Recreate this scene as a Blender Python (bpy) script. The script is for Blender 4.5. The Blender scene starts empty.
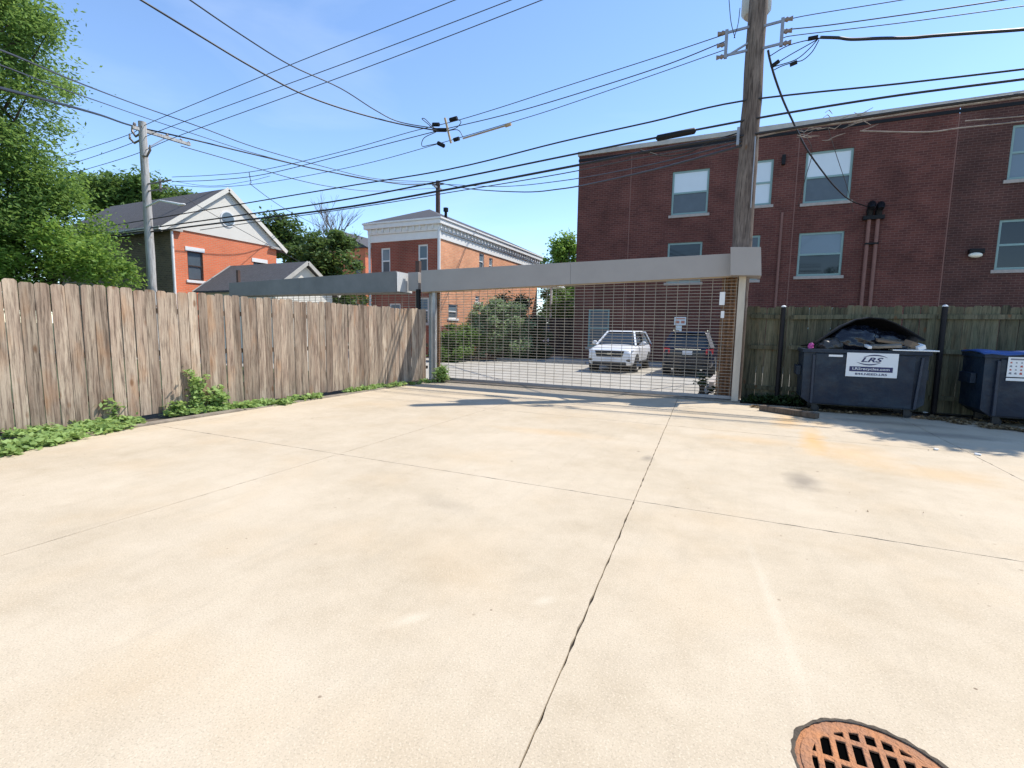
import bpy, bmesh, math, random
import numpy as np
from math import sin, cos, tan, atan, atan2, radians, pi, sqrt
from mathutils import Vector, Matrix
random.seed(7)
C = bpy.context.scene.collection
S = bpy.context.scene

# ------------------------------------------------------------------ camera
F = 490.0; H = 1.6
YAW = radians(24.5); PITCH = atan(54 / F); ROLL = radians(1.0)
fw = Vector((-sin(YAW) * cos(PITCH), cos(YAW) * cos(PITCH), -sin(PITCH)))
r0 = Vector((cos(YAW), sin(YAW), 0)); u0 = r0.cross(fw)
rt = cos(ROLL) * r0 + sin(ROLL) * u0
up = -sin(ROLL) * r0 + cos(ROLL) * u0
cam = bpy.data.cameras.new('camera'); co = bpy.data.objects.new('camera', cam); C.objects.link(co)
M = Matrix((rt, up, -fw)).transposed().to_4x4(); M.translation = (0, 0, H)
co.matrix_world = M
cam.sensor_width = 36; cam.lens = 36 * F / 1024; cam.clip_end = 3000; cam.clip_start = 0.05
S.camera = co

def ray(px, py): return fw + (px - 512) / F * rt + (384 - py) / F * up
def G(px, py, z=0.0):
    d = ray(px, py); t = (z - H) / d.z; return Vector((d.x * t, d.y * t, z))
def PY(px, py, Y):
    d = ray(px, py); t = Y / d.y; return Vector((d.x * t, Y, H + d.z * t))
def PX(px, py, X):
    d = ray(px, py); t = X / d.x; return Vector((X, d.y * t, H + d.z * t))
def PD(px, py, D):
    return Vector((0, 0, H)) + ray(px, py) * D

# ------------------------------------------------------------------ tagging
def tag(o, label=None, cat=None, group=None, kind=None):
    if label: o['label'] = label
    if cat: o['category'] = cat
    if group: o['group'] = group
    if kind: o['kind'] = kind
    return o
def empty(name, loc, label, cat, group=None, rz=0):
    o = bpy.data.objects.new(name, None); C.objects.link(o); o.empty_display_size = .2
    o.location = loc; o.rotation_euler = (0, 0, rz)
    return tag(o, label, cat, group)

# ------------------------------------------------------------------ mesh builder (world coordinates unless parent transform given)
class MB:
    def __init__(s): s.v = []; s.f = []; s.sm = []
    def add(s, vs, fs, smooth=False):
        n = len(s.v); s.v += [tuple(v) for v in vs]; s.f += [tuple(i + n for i in f) for f in fs]; s.sm += [smooth] * len(fs); return s
    def box(s, a, b, rz=0, piv=None):
        x0, y0, z0 = a; x1, y1, z1 = b
        vs = [Vector((x, y, z)) for z in (z0, z1) for x, y in ((x0, y0), (x1, y0), (x1, y1), (x0, y1))]
        if rz:
            p = Vector(piv or ((x0 + x1) / 2, (y0 + y1) / 2, 0)); R = Matrix.Rotation(rz, 3, 'Z')
            vs = [R @ (v - p) + p for v in vs]
        return s.add(vs, [(0, 3, 2, 1), (4, 5, 6, 7), (0, 1, 5, 4), (1, 2, 6, 5), (2, 3, 7, 6), (3, 0, 4, 7)])
    def hexa(s, vs): return s.add(vs, [(0, 3, 2, 1), (4, 5, 6, 7), (0, 1, 5, 4), (1, 2, 6, 5), (2, 3, 7, 6), (3, 0, 4, 7)])
    def bar(s, a, b, w, h=None):
        a = Vector(a); b = Vector(b); h = h or w; d = (b - a).normalized()
        x = d.cross(Vector((0, 0, 1)));
        if x.length < 1e-3: x = Vector((1, 0, 0))
        x.normalize(); y = d.cross(x).normalized()
        q = [x * i * w / 2 + y * j * h / 2 for i, j in ((-1, -1), (1, -1), (1, 1), (-1, 1))]
        return s.hexa([a + t for t in q] + [b + t for t in q])
    def tube(s, pts, r, n=8, cap=True):
        pts = [Vector(p) for p in pts]; m = len(pts)
        rs = r if isinstance(r, (list, tuple)) else [r] * m
        ref = None; rings = []
        for i, p in enumerate(pts):
            d = (pts[min(i + 1, m - 1)] - pts[max(i - 1, 0)])
            if d.length < 1e-9: d = Vector((0, 0, 1))
            d.normalize()
            if ref is None:
                ref = d.orthogonal().normalized()
            ref = (ref - d * ref.dot(d)); ref = ref.normalized() if ref.length > 1e-6 else d.orthogonal().normalized()
            b = d.cross(ref)
            rings.append([p + (ref * cos(2 * pi * k / n) + b * sin(2 * pi * k / n)) * rs[i] for k in range(n)])
        vs = [v for R in rings for v in R]; fs = []
        for i in range(m - 1):
            for k in range(n):
                k2 = (k + 1) % n; fs.append((i * n + k, i * n + k2, (i + 1) * n + k2, (i + 1) * n + k))
        s.add(vs, fs, True)
        if cap:
            s.add(rings[0], [tuple(range(n))[::-1]]); s.add(rings[-1], [tuple(range(n))])
        return s
    def cyl(s, a, b, r, n=16, r2=None): return s.tube([a, b], [r, r if r2 is None else r2], n)
    def ball(s, c, r, nu=12, nv=8, jit=0, seed=0):
        rr = random.Random(seed); c = Vector(c); r = Vector(r) if not isinstance(r, (int, float)) else Vector((r, r, r))
        vs = []; fs = []
        for j in range(nv + 1):
            for i in range(nu):
                t = pi * j / nv; p = 2 * pi * i / nu; k = 1 + (rr.uniform(-jit, jit) if 0 < j < nv else 0)
                vs.append(c + Vector((r.x * sin(t) * cos(p), r.y * sin(t) * sin(p), r.z * cos(t))) * k)
        for j in range(nv):
            for i in range(nu):
                i2 = (i + 1) % nu; fs.append((j * nu + i, (j + 1) * nu + i, (j + 1) * nu + i2, j * nu + i2))
        return s.add(vs, fs, True)
    def prism(s, poly, axis, a, b):
        """poly: list of 2D points; axis 'x','y','z' extrusion"""
        def mk(p, t):
            return {'x': (t, p[0], p[1]), 'y': (p[0], t, p[1]), 'z': (p[0], p[1], t)}[axis]
        n = len(poly); vs = [mk(p, a) for p in poly] + [mk(p, b) for p in poly]
        fs = [tuple(range(n))[::-1], tuple(range(n, 2 * n))] + [(i, (i + 1) % n, n + (i + 1) % n, n + i) for i in range(n)]
        return s.add(vs, fs)
    def quad(s, a, b, c, d): return s.add([a, b, c, d], [(0, 1, 2, 3)])
    def build(s, name, mat, parent=None, bevel=0, label=None, fix=True):
        me = bpy.data.meshes.new(name); me.from_pydata(s.v, [], s.f); me.update()
        me.polygons.foreach_set('use_smooth', s.sm)
        if fix:
            b = bmesh.new(); b.from_mesh(me); bmesh.ops.recalc_face_normals(b, faces=b.faces); b.to_mesh(me); b.free()
        me.materials.append(mat)
        o = bpy.data.objects.new(name, me); C.objects.link(o)
        if parent:
            o.parent = parent
        if bevel:
            m = o.modifiers.new('bevel', 'BEVEL'); m.width = bevel; m.segments = 2; m.limit_method = 'ANGLE'; m.angle_limit = radians(40)
        if label: o['label'] = label
        return o
def shift(mb, t):
    t = Vector(t); mb.v = [tuple(Vector(v) - t) for v in mb.v]; return mb
class Thing:
    """an Empty at loc; parts are written in world coordinates and moved into its frame"""
    def __init__(s, name, loc, label, cat, group=None):
        s.loc = Vector(loc); s.o = empty(name, loc, label, cat, group)
    def part(s, mb, name, mat, bevel=0, label=None, parent=None, fix=True):
        shift(mb, s.loc); return mb.build(name, mat, parent or s.o, bevel, label, fix)
def solo(mb, name, mat, loc, label, cat, group=None, bevel=0, kind=None, fix=True):
    shift(mb, loc); o = mb.build(name, mat, None, bevel, None, fix); o.location = loc; return tag(o, label, cat, group, kind)

# ------------------------------------------------------------------ materials
def mat(name, col, rough=.7, metal=0, noise=0, nscale=8, bump=0, bscale=40, spec=.5, col2=None, stretch=(1, 1, 1), coord='Object', detail=6, island=0, emit=None, trans=0):
    m = bpy.data.materials.new(name); m.use_nodes = True; nt = m.node_tree; N = nt.nodes; L = nt.links
    b = N['Principled BSDF']; b.inputs['Roughness'].default_value = rough; b.inputs['Metallic'].default_value = metal
    b.inputs['Specular IOR Level'].default_value = spec
    c1 = (*col, 1); b.inputs['Base Color'].default_value = c1
    if noise or bump or island:
        tc = N.new('ShaderNodeTexCoord'); mp = N.new('ShaderNodeMapping'); mp.inputs['Scale'].default_value = stretch
        L.new(tc.outputs[coord], mp.inputs[0])
        vec = mp.outputs[0]
        if island:
            geo = N.new('ShaderNodeNewGeometry'); cb = N.new('ShaderNodeVectorMath'); cb.operation = 'SCALE'
            cb.inputs[0].default_value = (37, 91, 53); L.new(geo.outputs['Random Per Island'], cb.inputs['Scale'])
            ad = N.new('ShaderNodeVectorMath'); ad.operation = 'ADD'; L.new(vec, ad.inputs[0]); L.new(cb.outputs[0], ad.inputs[1]); vec = ad.outputs[0]
        nz = N.new('ShaderNodeTexNoise'); nz.inputs['Scale'].default_value = nscale; nz.inputs['Detail'].default_value = detail; nz.inputs['Roughness'].default_value = .65
        L.new(vec, nz.inputs['Vector'])
        rp = N.new('ShaderNodeValToRGB'); rp.color_ramp.elements[0].position = .3; rp.color_ramp.elements[1].position = .7
        c2 = col2 or tuple(max(0, x * (1 - noise)) for x in col)
        rp.color_ramp.elements[0].color = (*c2, 1); rp.color_ramp.elements[1].color = c1
        L.new(nz.outputs[0], rp.inputs[0]); out = rp.outputs[0]
        if island:
            hv = N.new('ShaderNodeHueSaturation'); mr = N.new('ShaderNodeMapRange')
            mr.inputs['To Min'].default_value = 1 - island; mr.inputs['To Max'].default_value = 1 + island
            L.new(geo.outputs['Random Per Island'], mr.inputs[0]); L.new(mr.outputs[0], hv.inputs['Value']); L.new(out, hv.inputs['Color']); out = hv.outputs[0]
        if noise or col2 or island: L.new(out, b.inputs['Base Color'])
        if bump:
            n2 = N.new('ShaderNodeTexNoise'); n2.inputs['Scale'].default_value = bscale; n2.inputs['Detail'].default_value = 5; L.new(vec, n2.inputs['Vector'])
            bp = N.new('ShaderNodeBump'); bp.inputs['Strength'].default_value = bump; bp.inputs['Distance'].default_value = .02
            L.new(n2.outputs[0], bp.inputs['Height']); L.new(bp.outputs[0], b.inputs['Normal'])
    if trans:
        b.inputs['Transmission Weight'].default_value = trans
    if emit:
        b.inputs['Emission Color'].default_value = (*emit[0], 1); b.inputs['Emission Strength'].default_value = emit[1]
    return m

def leafmat(name, dark, light, tr=.35, rough=.6):
    m = bpy.data.materials.new(name); m.use_nodes = True; nt = m.node_tree; N = nt.nodes; L = nt.links
    b = N['Principled BSDF']; b.inputs['Roughness'].default_value = rough; b.inputs['Specular IOR Level'].default_value = .3
    geo = N.new('ShaderNodeNewGeometry'); rp = N.new('ShaderNodeValToRGB')
    rp.color_ramp.elements[0].color = (*dark, 1); rp.color_ramp.elements[1].color = (*light, 1)
    tc = N.new('ShaderNodeTexCoord'); nz = N.new('ShaderNodeTexNoise'); nz.inputs['Scale'].default_value = .8; nz.inputs['Detail'].default_value = 2
    L.new(tc.outputs['Object'], nz.inputs['Vector'])
    mx = N.new('ShaderNodeMath'); mx.operation = 'MULTIPLY_ADD'; mx.inputs[1].default_value = .55
    s2 = N.new('ShaderNodeMath'); s2.operation = 'MULTIPLY'; s2.inputs[1].default_value = .5
    L.new(geo.outputs['Random Per Island'], mx.inputs[0]); L.new(nz.outputs[0], s2.inputs[0]); L.new(s2.outputs[0], mx.inputs[2])
    L.new(mx.outputs[0], rp.inputs[0]); L.new(rp.outputs[0], b.inputs['Base Color'])
    t = N.new('ShaderNodeBsdfTranslucent'); hs = N.new('ShaderNodeHueSaturation'); hs.inputs['Value'].default_value = 1.5; hs.inputs['Hue'].default_value = .485
    L.new(rp.outputs[0], hs.inputs['Color']); L.new(hs.outputs[0], t.inputs[0])
    ms = N.new('ShaderNodeMixShader'); ms.inputs[0].default_value = tr
    L.new(b.outputs[0], ms.inputs[1]); L.new(t.outputs[0], ms.inputs[2]); L.new(ms.outputs[0], N['Material Output'].inputs[0])
    return m

def brickmat(name, c1, c2, mortar, bw=.3, bh=.1, ms=.012, rough=.85, dirt=.25, off=0):
    m = bpy.data.materials.new(name); m.use_nodes = True; nt = m.node_tree; N = nt.nodes; L = nt.links
    b = N['Principled BSDF']; b.inputs['Roughness'].default_value = rough; b.inputs['Specular IOR Level'].default_value = .25
    g = N.new('ShaderNodeNewGeometry'); sp = N.new('ShaderNodeSeparateXYZ'); L.new(g.outputs['Position'], sp.inputs[0])
    a = N.new('ShaderNodeMath'); L.new(sp.outputs[0], a.inputs[0]); L.new(sp.outputs[1], a.inputs[1])
    cb = N.new('ShaderNodeCombineXYZ'); L.new(a.outputs[0], cb.inputs[0]); L.new(sp.outputs[2], cb.inputs[1])
    br = N.new('ShaderNodeTexBrick'); br.inputs['Scale'].default_value = 1; br.inputs['Brick Width'].default_value = bw; br.inputs['Row Height'].default_value = bh
    br.inputs['Mortar Size'].default_value = ms; br.inputs['Mortar Smooth'].default_value = .2; br.inputs['Bias'].default_value = 0
    br.inputs['Color1'].default_value = (*c1, 1); br.inputs['Color2'].default_value = (*c2, 1); br.inputs['Mortar'].default_value = (*mortar, 1)
    L.new(cb.outputs[0], br.inputs['Vector'])
    nz = N.new('ShaderNodeTexNoise'); nz.inputs['Scale'].default_value = .9; nz.inputs['Detail'].default_value = 6; L.new(g.outputs['Position'], nz.inputs['Vector'])
    mr = N.new('ShaderNodeMapRange'); mr.inputs[1].default_value = .3; mr.inputs[2].default_value = .7; mr.inputs['To Min'].default_value = 1 - dirt; mr.inputs['To Max'].default_value = 1 + dirt * .5
    L.new(nz.outputs[0], mr.inputs[0])
    hv = N.new('ShaderNodeHueSaturation'); L.new(br.outputs[0], hv.inputs['Color']); L.new(mr.outputs[0], hv.inputs['Value']); L.new(hv.outputs[0], b.inputs['Base Color'])
    bp = N.new('ShaderNodeBump'); bp.inputs['Strength'].default_value = .5; bp.inputs['Distance'].default_value = .01; bp.invert = True
    L.new(br.outputs['Fac'], bp.inputs['Height']); L.new(bp.outputs[0], b.inputs['Normal'])
    return m

def glassmat(name, col, rough=.05):
    m = mat(name, col, rough, 0, spec=.5); m.node_tree.nodes['Principled BSDF'].inputs['Coat Weight'].default_value = .1
    m.node_tree.nodes['Principled BSDF'].inputs['Coat Roughness'].default_value = .02
    return m

# concrete of the alley: fine aggregate speckle, large tone patches, orange rust stain and dark stain of their own shape, wide dark patches, a painted shadow line
def concrete(name, base, stains=True):
    m = bpy.data.materials.new(name); m.use_nodes = True; nt = m.node_tree; N = nt.nodes; L = nt.links
    b = N['Principled BSDF']; b.inputs['Roughness'].default_value = .85; b.inputs['Specular IOR Level'].default_value = .25
    g = N.new('ShaderNodeNewGeometry'); pos = g.outputs['Position']
    def noise(sc, det=6, rough=.6, st=None, vec=None):
        n = N.new('ShaderNodeTexNoise'); n.inputs['Scale'].default_value = sc; n.inputs['Detail'].default_value = det; n.inputs['Roughness'].default_value = rough
        v = vec or pos
        if st:
            mp = N.new('ShaderNodeMapping'); mp.inputs['Scale'].default_value = st[0]; mp.inputs['Rotation'].default_value = st[1]; L.new(v, mp.inputs[0]); v = mp.outputs[0]
        L.new(v, n.inputs['Vector']); return n.outputs[0]
    def rng(x, a, c, lo, hi):
        r = N.new('ShaderNodeMapRange'); r.inputs[1].default_value = a; r.inputs[2].default_value = c; r.inputs[3].default_value = lo; r.inputs[4].default_value = hi; L.new(x, r.inputs[0]); return r.outputs[0]
    def mul(x, y):
        q = N.new('ShaderNodeMath'); q.operation = 'MULTIPLY'; L.new(x, q.inputs[0])
        if isinstance(y, (int, float)): q.inputs[1].default_value = y
        else: L.new(y, q.inputs[1])
        return q.outputs[0]
    def mixc(f, c1, c2, mode='MIX'):
        q = N.new('ShaderNodeMix'); q.data_type = 'RGBA'; q.blend_type = mode
        L.new(f, q.inputs[0]) if not isinstance(f, (int, float)) else setattr(q.inputs[0], 'default_value', f)
        for s, c in ((q.inputs[6], c1), (q.inputs[7], c2)):
            if isinstance(c, tuple): s.default_value = (*c, 1)
            else: L.new(c, s)
        return q.outputs[2]
    dk = tuple(x * k for x, k in zip(base, (.82, .8, .76)))
    col = mixc(rng(noise(.55, 8, .65), .38, .62, 0, 1), dk, base)
    col = mixc(rng(noise(1.7, 9, .72, ((1, 1, 1), (0, 0, .7))), .5, .62, 0, .28), col, tuple(x * k for x, k in zip(base, (.82, .79, .74))))
    col = mixc(rng(noise(3.2, 6, .7), .4, .75, 0, .5), col, tuple(x * 1.12 for x in base))
    # warm wash
    col = mixc(rng(noise(.9, 3, .5, ((1, 1, 1), (0, 0, .4))), .5, .75, 0, .35), col, (base[0] * .98, base[1] * .86, base[2] * .7))
    # tyre-direction streaks
    col = mixc(rng(noise(1.6, 5, .6, ((5, .35, 1), (0, 0, .12))), .54, .72, 0, .22), col, tuple(x * .72 for x in base))
    # aggregate
    sp = noise(115, 3, .65); col = mixc(rng(sp, .54, .66, 0, .55), col, tuple(x * .5 for x in base))
    sp3 = noise(28, 4, .75); col = mixc(rng(sp3, .55, .7, 0, .22), col, tuple(x * .68 for x in base))
    sp2 = noise(105, 2, .6, ((1, 1, 1), (0, 0, 1))); col = mixc(rng(sp2, .54, .68, 0, .5), col, tuple(min(.8, x * 1.3) for x in base))
    v = N.new('ShaderNodeTexVoronoi'); v.inputs['Scale'].default_value = 6; L.new(pos, v.inputs['Vector'])
    pits = mul(rng(v.outputs['Distance'], .035, .06, 1, 0), rng(noise(1.3, 2), .5, .6, 0, 1))
    col = mixc(mul(pits, .75), col, (.12, .075, .045))
    if stains:
        v3 = N.new('ShaderNodeTexVoronoi'); v3.inputs['Scale'].default_value = 1.4; L.new(pos, v3.inputs['Vector'])
        col = mixc(mul(rng(v3.outputs['Distance'], .012, .03, 1, 0), .7), col, (.10, .05, .03))
        v5 = N.new('ShaderNodeTexVoronoi'); v5.inputs['Scale'].default_value = 3.4; L.new(pos, v5.inputs['Vector'])
        col = mixc(mul(rng(v5.outputs['Distance'], .02, .05, 1, 0), mul(rng(noise(.9, 2), .45, .6, 0, 1), .65)), col, (.20, .14, .09))
        def blob(cx, cy, rx, ry, rot, wob=.5, nsc=2.2):
            sb = N.new('ShaderNodeVectorMath'); sb.operation = 'SUBTRACT'; L.new(pos, sb.inputs[0]); sb.inputs[1].default_value = (cx, cy, 0)
            mp = N.new('ShaderNodeMapping'); mp.vector_type = 'POINT'; mp.inputs['Rotation'].default_value = (0, 0, rot); L.new(sb.outputs[0], mp.inputs[0])
            m2 = N.new('ShaderNodeVectorMath'); m2.operation = 'MULTIPLY'; m2.inputs[1].default_value = (1 / rx, 1 / ry, 0); L.new(mp.outputs[0], m2.inputs[0])
            ln = N.new('ShaderNodeVectorMath'); ln.operation = 'LENGTH'; L.new(m2.outputs[0], ln.inputs[0])
            ad = N.new('ShaderNodeMath'); ad.operation = 'MULTIPLY_ADD'; ad.inputs[1].default_value = wob * 2; L.new(noise(nsc, 7, .7), ad.inputs[0]); L.new(ln.outputs['Value'], ad.inputs[2])
            return rng(ad.outputs[0], wob + .15, wob + 1.0, 1, 0)
        for a in ((.95, 10.4, .34, 1.1, .1, .45, .6), (1.15, 8.7, .22, 1.3, .1, .5, .7), (1.5, 7.9, .7, .9, 0, .6, .38), (.3, 8.2, .9, .35, 0, .6, .25), (2.2, 7.2, .9, .5, 0, .6, .25), (-2.6, 7.2, 1.2, .3, 0, .5, .22), (1.45, 10.4, .3, .5, 0, .4, .35)):
            col = mixc(mul(blob(*a[:6]), a[6]), col, (.58, .34, .12))
        for a in ((.75, 6.1, .22, .5, 0, .5, .55), (-2.3, 3.7, .5, .2, .3, .6, .15), (3.1, 10.2, 1.2, .35, 0, .7, .55), (2.4, 11.1, 1.6, .3, 0, .7, .45), (-.95, 6.3, .1, .2, 0, .5, .5), (-6.0, 8.9, 2.0, .12, 0, .6, .25)):  # dark stains, wide dark patches, and a thin painted shadow line far left
            col = mixc(mul(blob(*a[:6]), a[6]), col, (.13, .11, .09))
        for a in ((-1.55, 2.1, .06, .16, .6, .5, .25), (-.95, 2.6, .06, .1, .6, .5, .25), (.28, 3.2, .05, 1.3, -.12, .6, .16)):
            col = mixc(mul(blob(*a[:6]), a[6]), col, (.72, .64, .5))
    L.new(col, b.inputs['Base Color'])
    bp = N.new('ShaderNodeBump'); bp.inputs['Strength'].default_value = .35; bp.inputs['Distance'].default_value = .004
    L.new(noise(70, 5, .75), bp.inputs['Height']); L.new(bp.outputs[0], b.inputs['Normal'])
    return m

# weathered fence boards: grey-brown, long grain, knots, per-board tone
def fencewood(name, a, c, dark, isl=.22, tint=None):
    m = bpy.data.materials.new(name); m.use_nodes = True; nt = m.node_tree; N = nt.nodes; L = nt.links
    b = N['Principled BSDF']; b.inputs['Roughness'].default_value = .85; b.inputs['Specular IOR Level'].default_value = .2
    g = N.new('ShaderNodeNewGeometry'); tc = N.new('ShaderNodeTexCoord')
    sc = N.new('ShaderNodeVectorMath'); sc.operation = 'SCALE'; sc.inputs[0].default_value = (41, 17, 67); L.new(g.outputs['Random Per Island'], sc.inputs['Scale'])
    ad = N.new('ShaderNodeVectorMath'); L.new(tc.outputs['Object'], ad.inputs[0]); L.new(sc.outputs[0], ad.inputs[1])
    def nz(st, scale, det=6, dist=0):
        mp = N.new('ShaderNodeMapping'); mp.inputs['Scale'].default_value = st; L.new(ad.outputs[0], mp.inputs[0])
        n = N.new('ShaderNodeTexNoise'); n.inputs['Scale'].default_value = scale; n.inputs['Detail'].default_value = det; n.inputs['Distortion'].default_value = dist; n.inputs['Roughness'].default_value = .7
        L.new(mp.outputs[0], n.inputs['Vector']); return n.outputs[0]
    def rng(x, p, q, lo, hi):
        r = N.new('ShaderNodeMapRange'); r.inputs[1].default_value = p; r.inputs[2].default_value = q; r.inputs[3].default_value = lo; r.inputs[4].default_value = hi; L.new(x, r.inputs[0]); return r.outputs[0]
    def mixc(f, c1, c2):
        q = N.new('ShaderNodeMix'); q.data_type = 'RGBA'; L.new(f, q.inputs[0])
        for s, cc in ((q.inputs[6], c1), (q.inputs[7], c2)):
            if isinstance(cc, tuple): s.default_value = (*cc, 1)
            else: L.new(cc, s)
        return q.outputs[2]
    col = mixc(rng(nz((1, 1, .18), 3.5, 5, .6), .35, .65, 0, 1), a, c)
    col = mixc(rng(nz((9, 9, .5), 4, 8, .4), .46, .66, 0, .85), col, dark)
    col = mixc(rng(nz((2.6, 2.6, .16), 3, 4, 1.2), .54, .68, 0, .7), col, dark)
    if tint: col = mixc(rng(nz((1, 1, .35), 2.2, 3), .55, .72, 0, .5), col, tint)
    vo = N.new('ShaderNodeTexVoronoi'); vo.inputs['Scale'].default_value = 1; mp = N.new('ShaderNodeMapping'); mp.inputs['Scale'].default_value = (3.6, 3.6, 1.6); L.new(ad.outputs[0], mp.inputs[0]); L.new(mp.outputs[0], vo.inputs['Vector'])
    col = mixc(rng(vo.outputs['Distance'], .06, .13, .7, 0), col, (.15, .07, .03))
    hv = N.new('ShaderNodeHueSaturation'); L.new(col, hv.inputs['Color'])
    wn = N.new('ShaderNodeTexWhiteNoise'); wn.noise_dimensions = '1D'; L.new(g.outputs['Random Per Island'], wn.inputs['W'])
    L.new(rng(wn.outputs['Value'], 0, 1, 1 - isl, 1 + isl), hv.inputs['Value']); L.new(hv.outputs[0], b.inputs['Base Color'])
    bp = N.new('ShaderNodeBump'); bp.inputs['Strength'].default_value = .6; bp.inputs['Distance'].default_value = .006
    L.new(nz((9, 9, .5), 5, 8, .4), bp.inputs['Height']); L.new(bp.outputs[0], b.inputs['Normal'])
    return m


def scuffed(name, base, worn, rust):
    m = bpy.data.materials.new(name); m.use_nodes = True; nt = m.node_tree; N = nt.nodes; L = nt.links; b = N['Principled BSDF']; b.inputs['Specular IOR Level'].default_value = .35
    tc = N.new('ShaderNodeTexCoord')
    def nz(st, sc, det=6, dist=0):
        mp = N.new('ShaderNodeMapping'); mp.inputs['Scale'].default_value = st; L.new(tc.outputs['Object'], mp.inputs[0]); n = N.new('ShaderNodeTexNoise'); n.inputs['Scale'].default_value = sc; n.inputs['Detail'].default_value = det; n.inputs['Roughness'].default_value = .7; n.inputs['Distortion'].default_value = dist; L.new(mp.outputs[0], n.inputs['Vector']); return n.outputs[0]
    def rng(x, p, q, lo, hi):
        r = N.new('ShaderNodeMapRange'); r.inputs[1].default_value = p; r.inputs[2].default_value = q; r.inputs[3].default_value = lo; r.inputs[4].default_value = hi; L.new(x, r.inputs[0]); return r.outputs[0]
    def mixc(f, c1, c2):
        q = N.new('ShaderNodeMix'); q.data_type = 'RGBA'; L.new(f, q.inputs[0])
        for s_, cc in ((q.inputs[6], c1), (q.inputs[7], c2)):
            if isinstance(cc, tuple): s_.default_value = (*cc, 1)
            else: L.new(cc, s_)
        return q.outputs[2]
    col = mixc(rng(nz((1, 1, 1.6), 1.6, 8, .8), .42, .68, 0, .8), base, worn)
    col = mixc(rng(nz((1, 1, .12), 14, 5), .58, .7, 0, .45), col, worn)
    col = mixc(rng(nz((1, 1, 9), 6, 6, .3), .66, .7, 0, .5), col, tuple(x * 2.4 for x in worn))
    col = mixc(rng(nz((1, 1, 1), 9, 7), .66, .72, 0, .8), col, rust)
    L.new(col, b.inputs['Base Color']); L.new(rng(nz((1, 1, 1), 4, 5), .3, .7, .28, .6), b.inputs['Roughness'])
    bp = N.new('ShaderNodeBump'); bp.inputs['Strength'].default_value = .5; bp.inputs['Distance'].default_value = .02; L.new(nz((1, 1, 1), 3.2, 3), bp.inputs['Height']); L.new(bp.outputs[0], b.inputs['Normal'])
    return m

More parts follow.
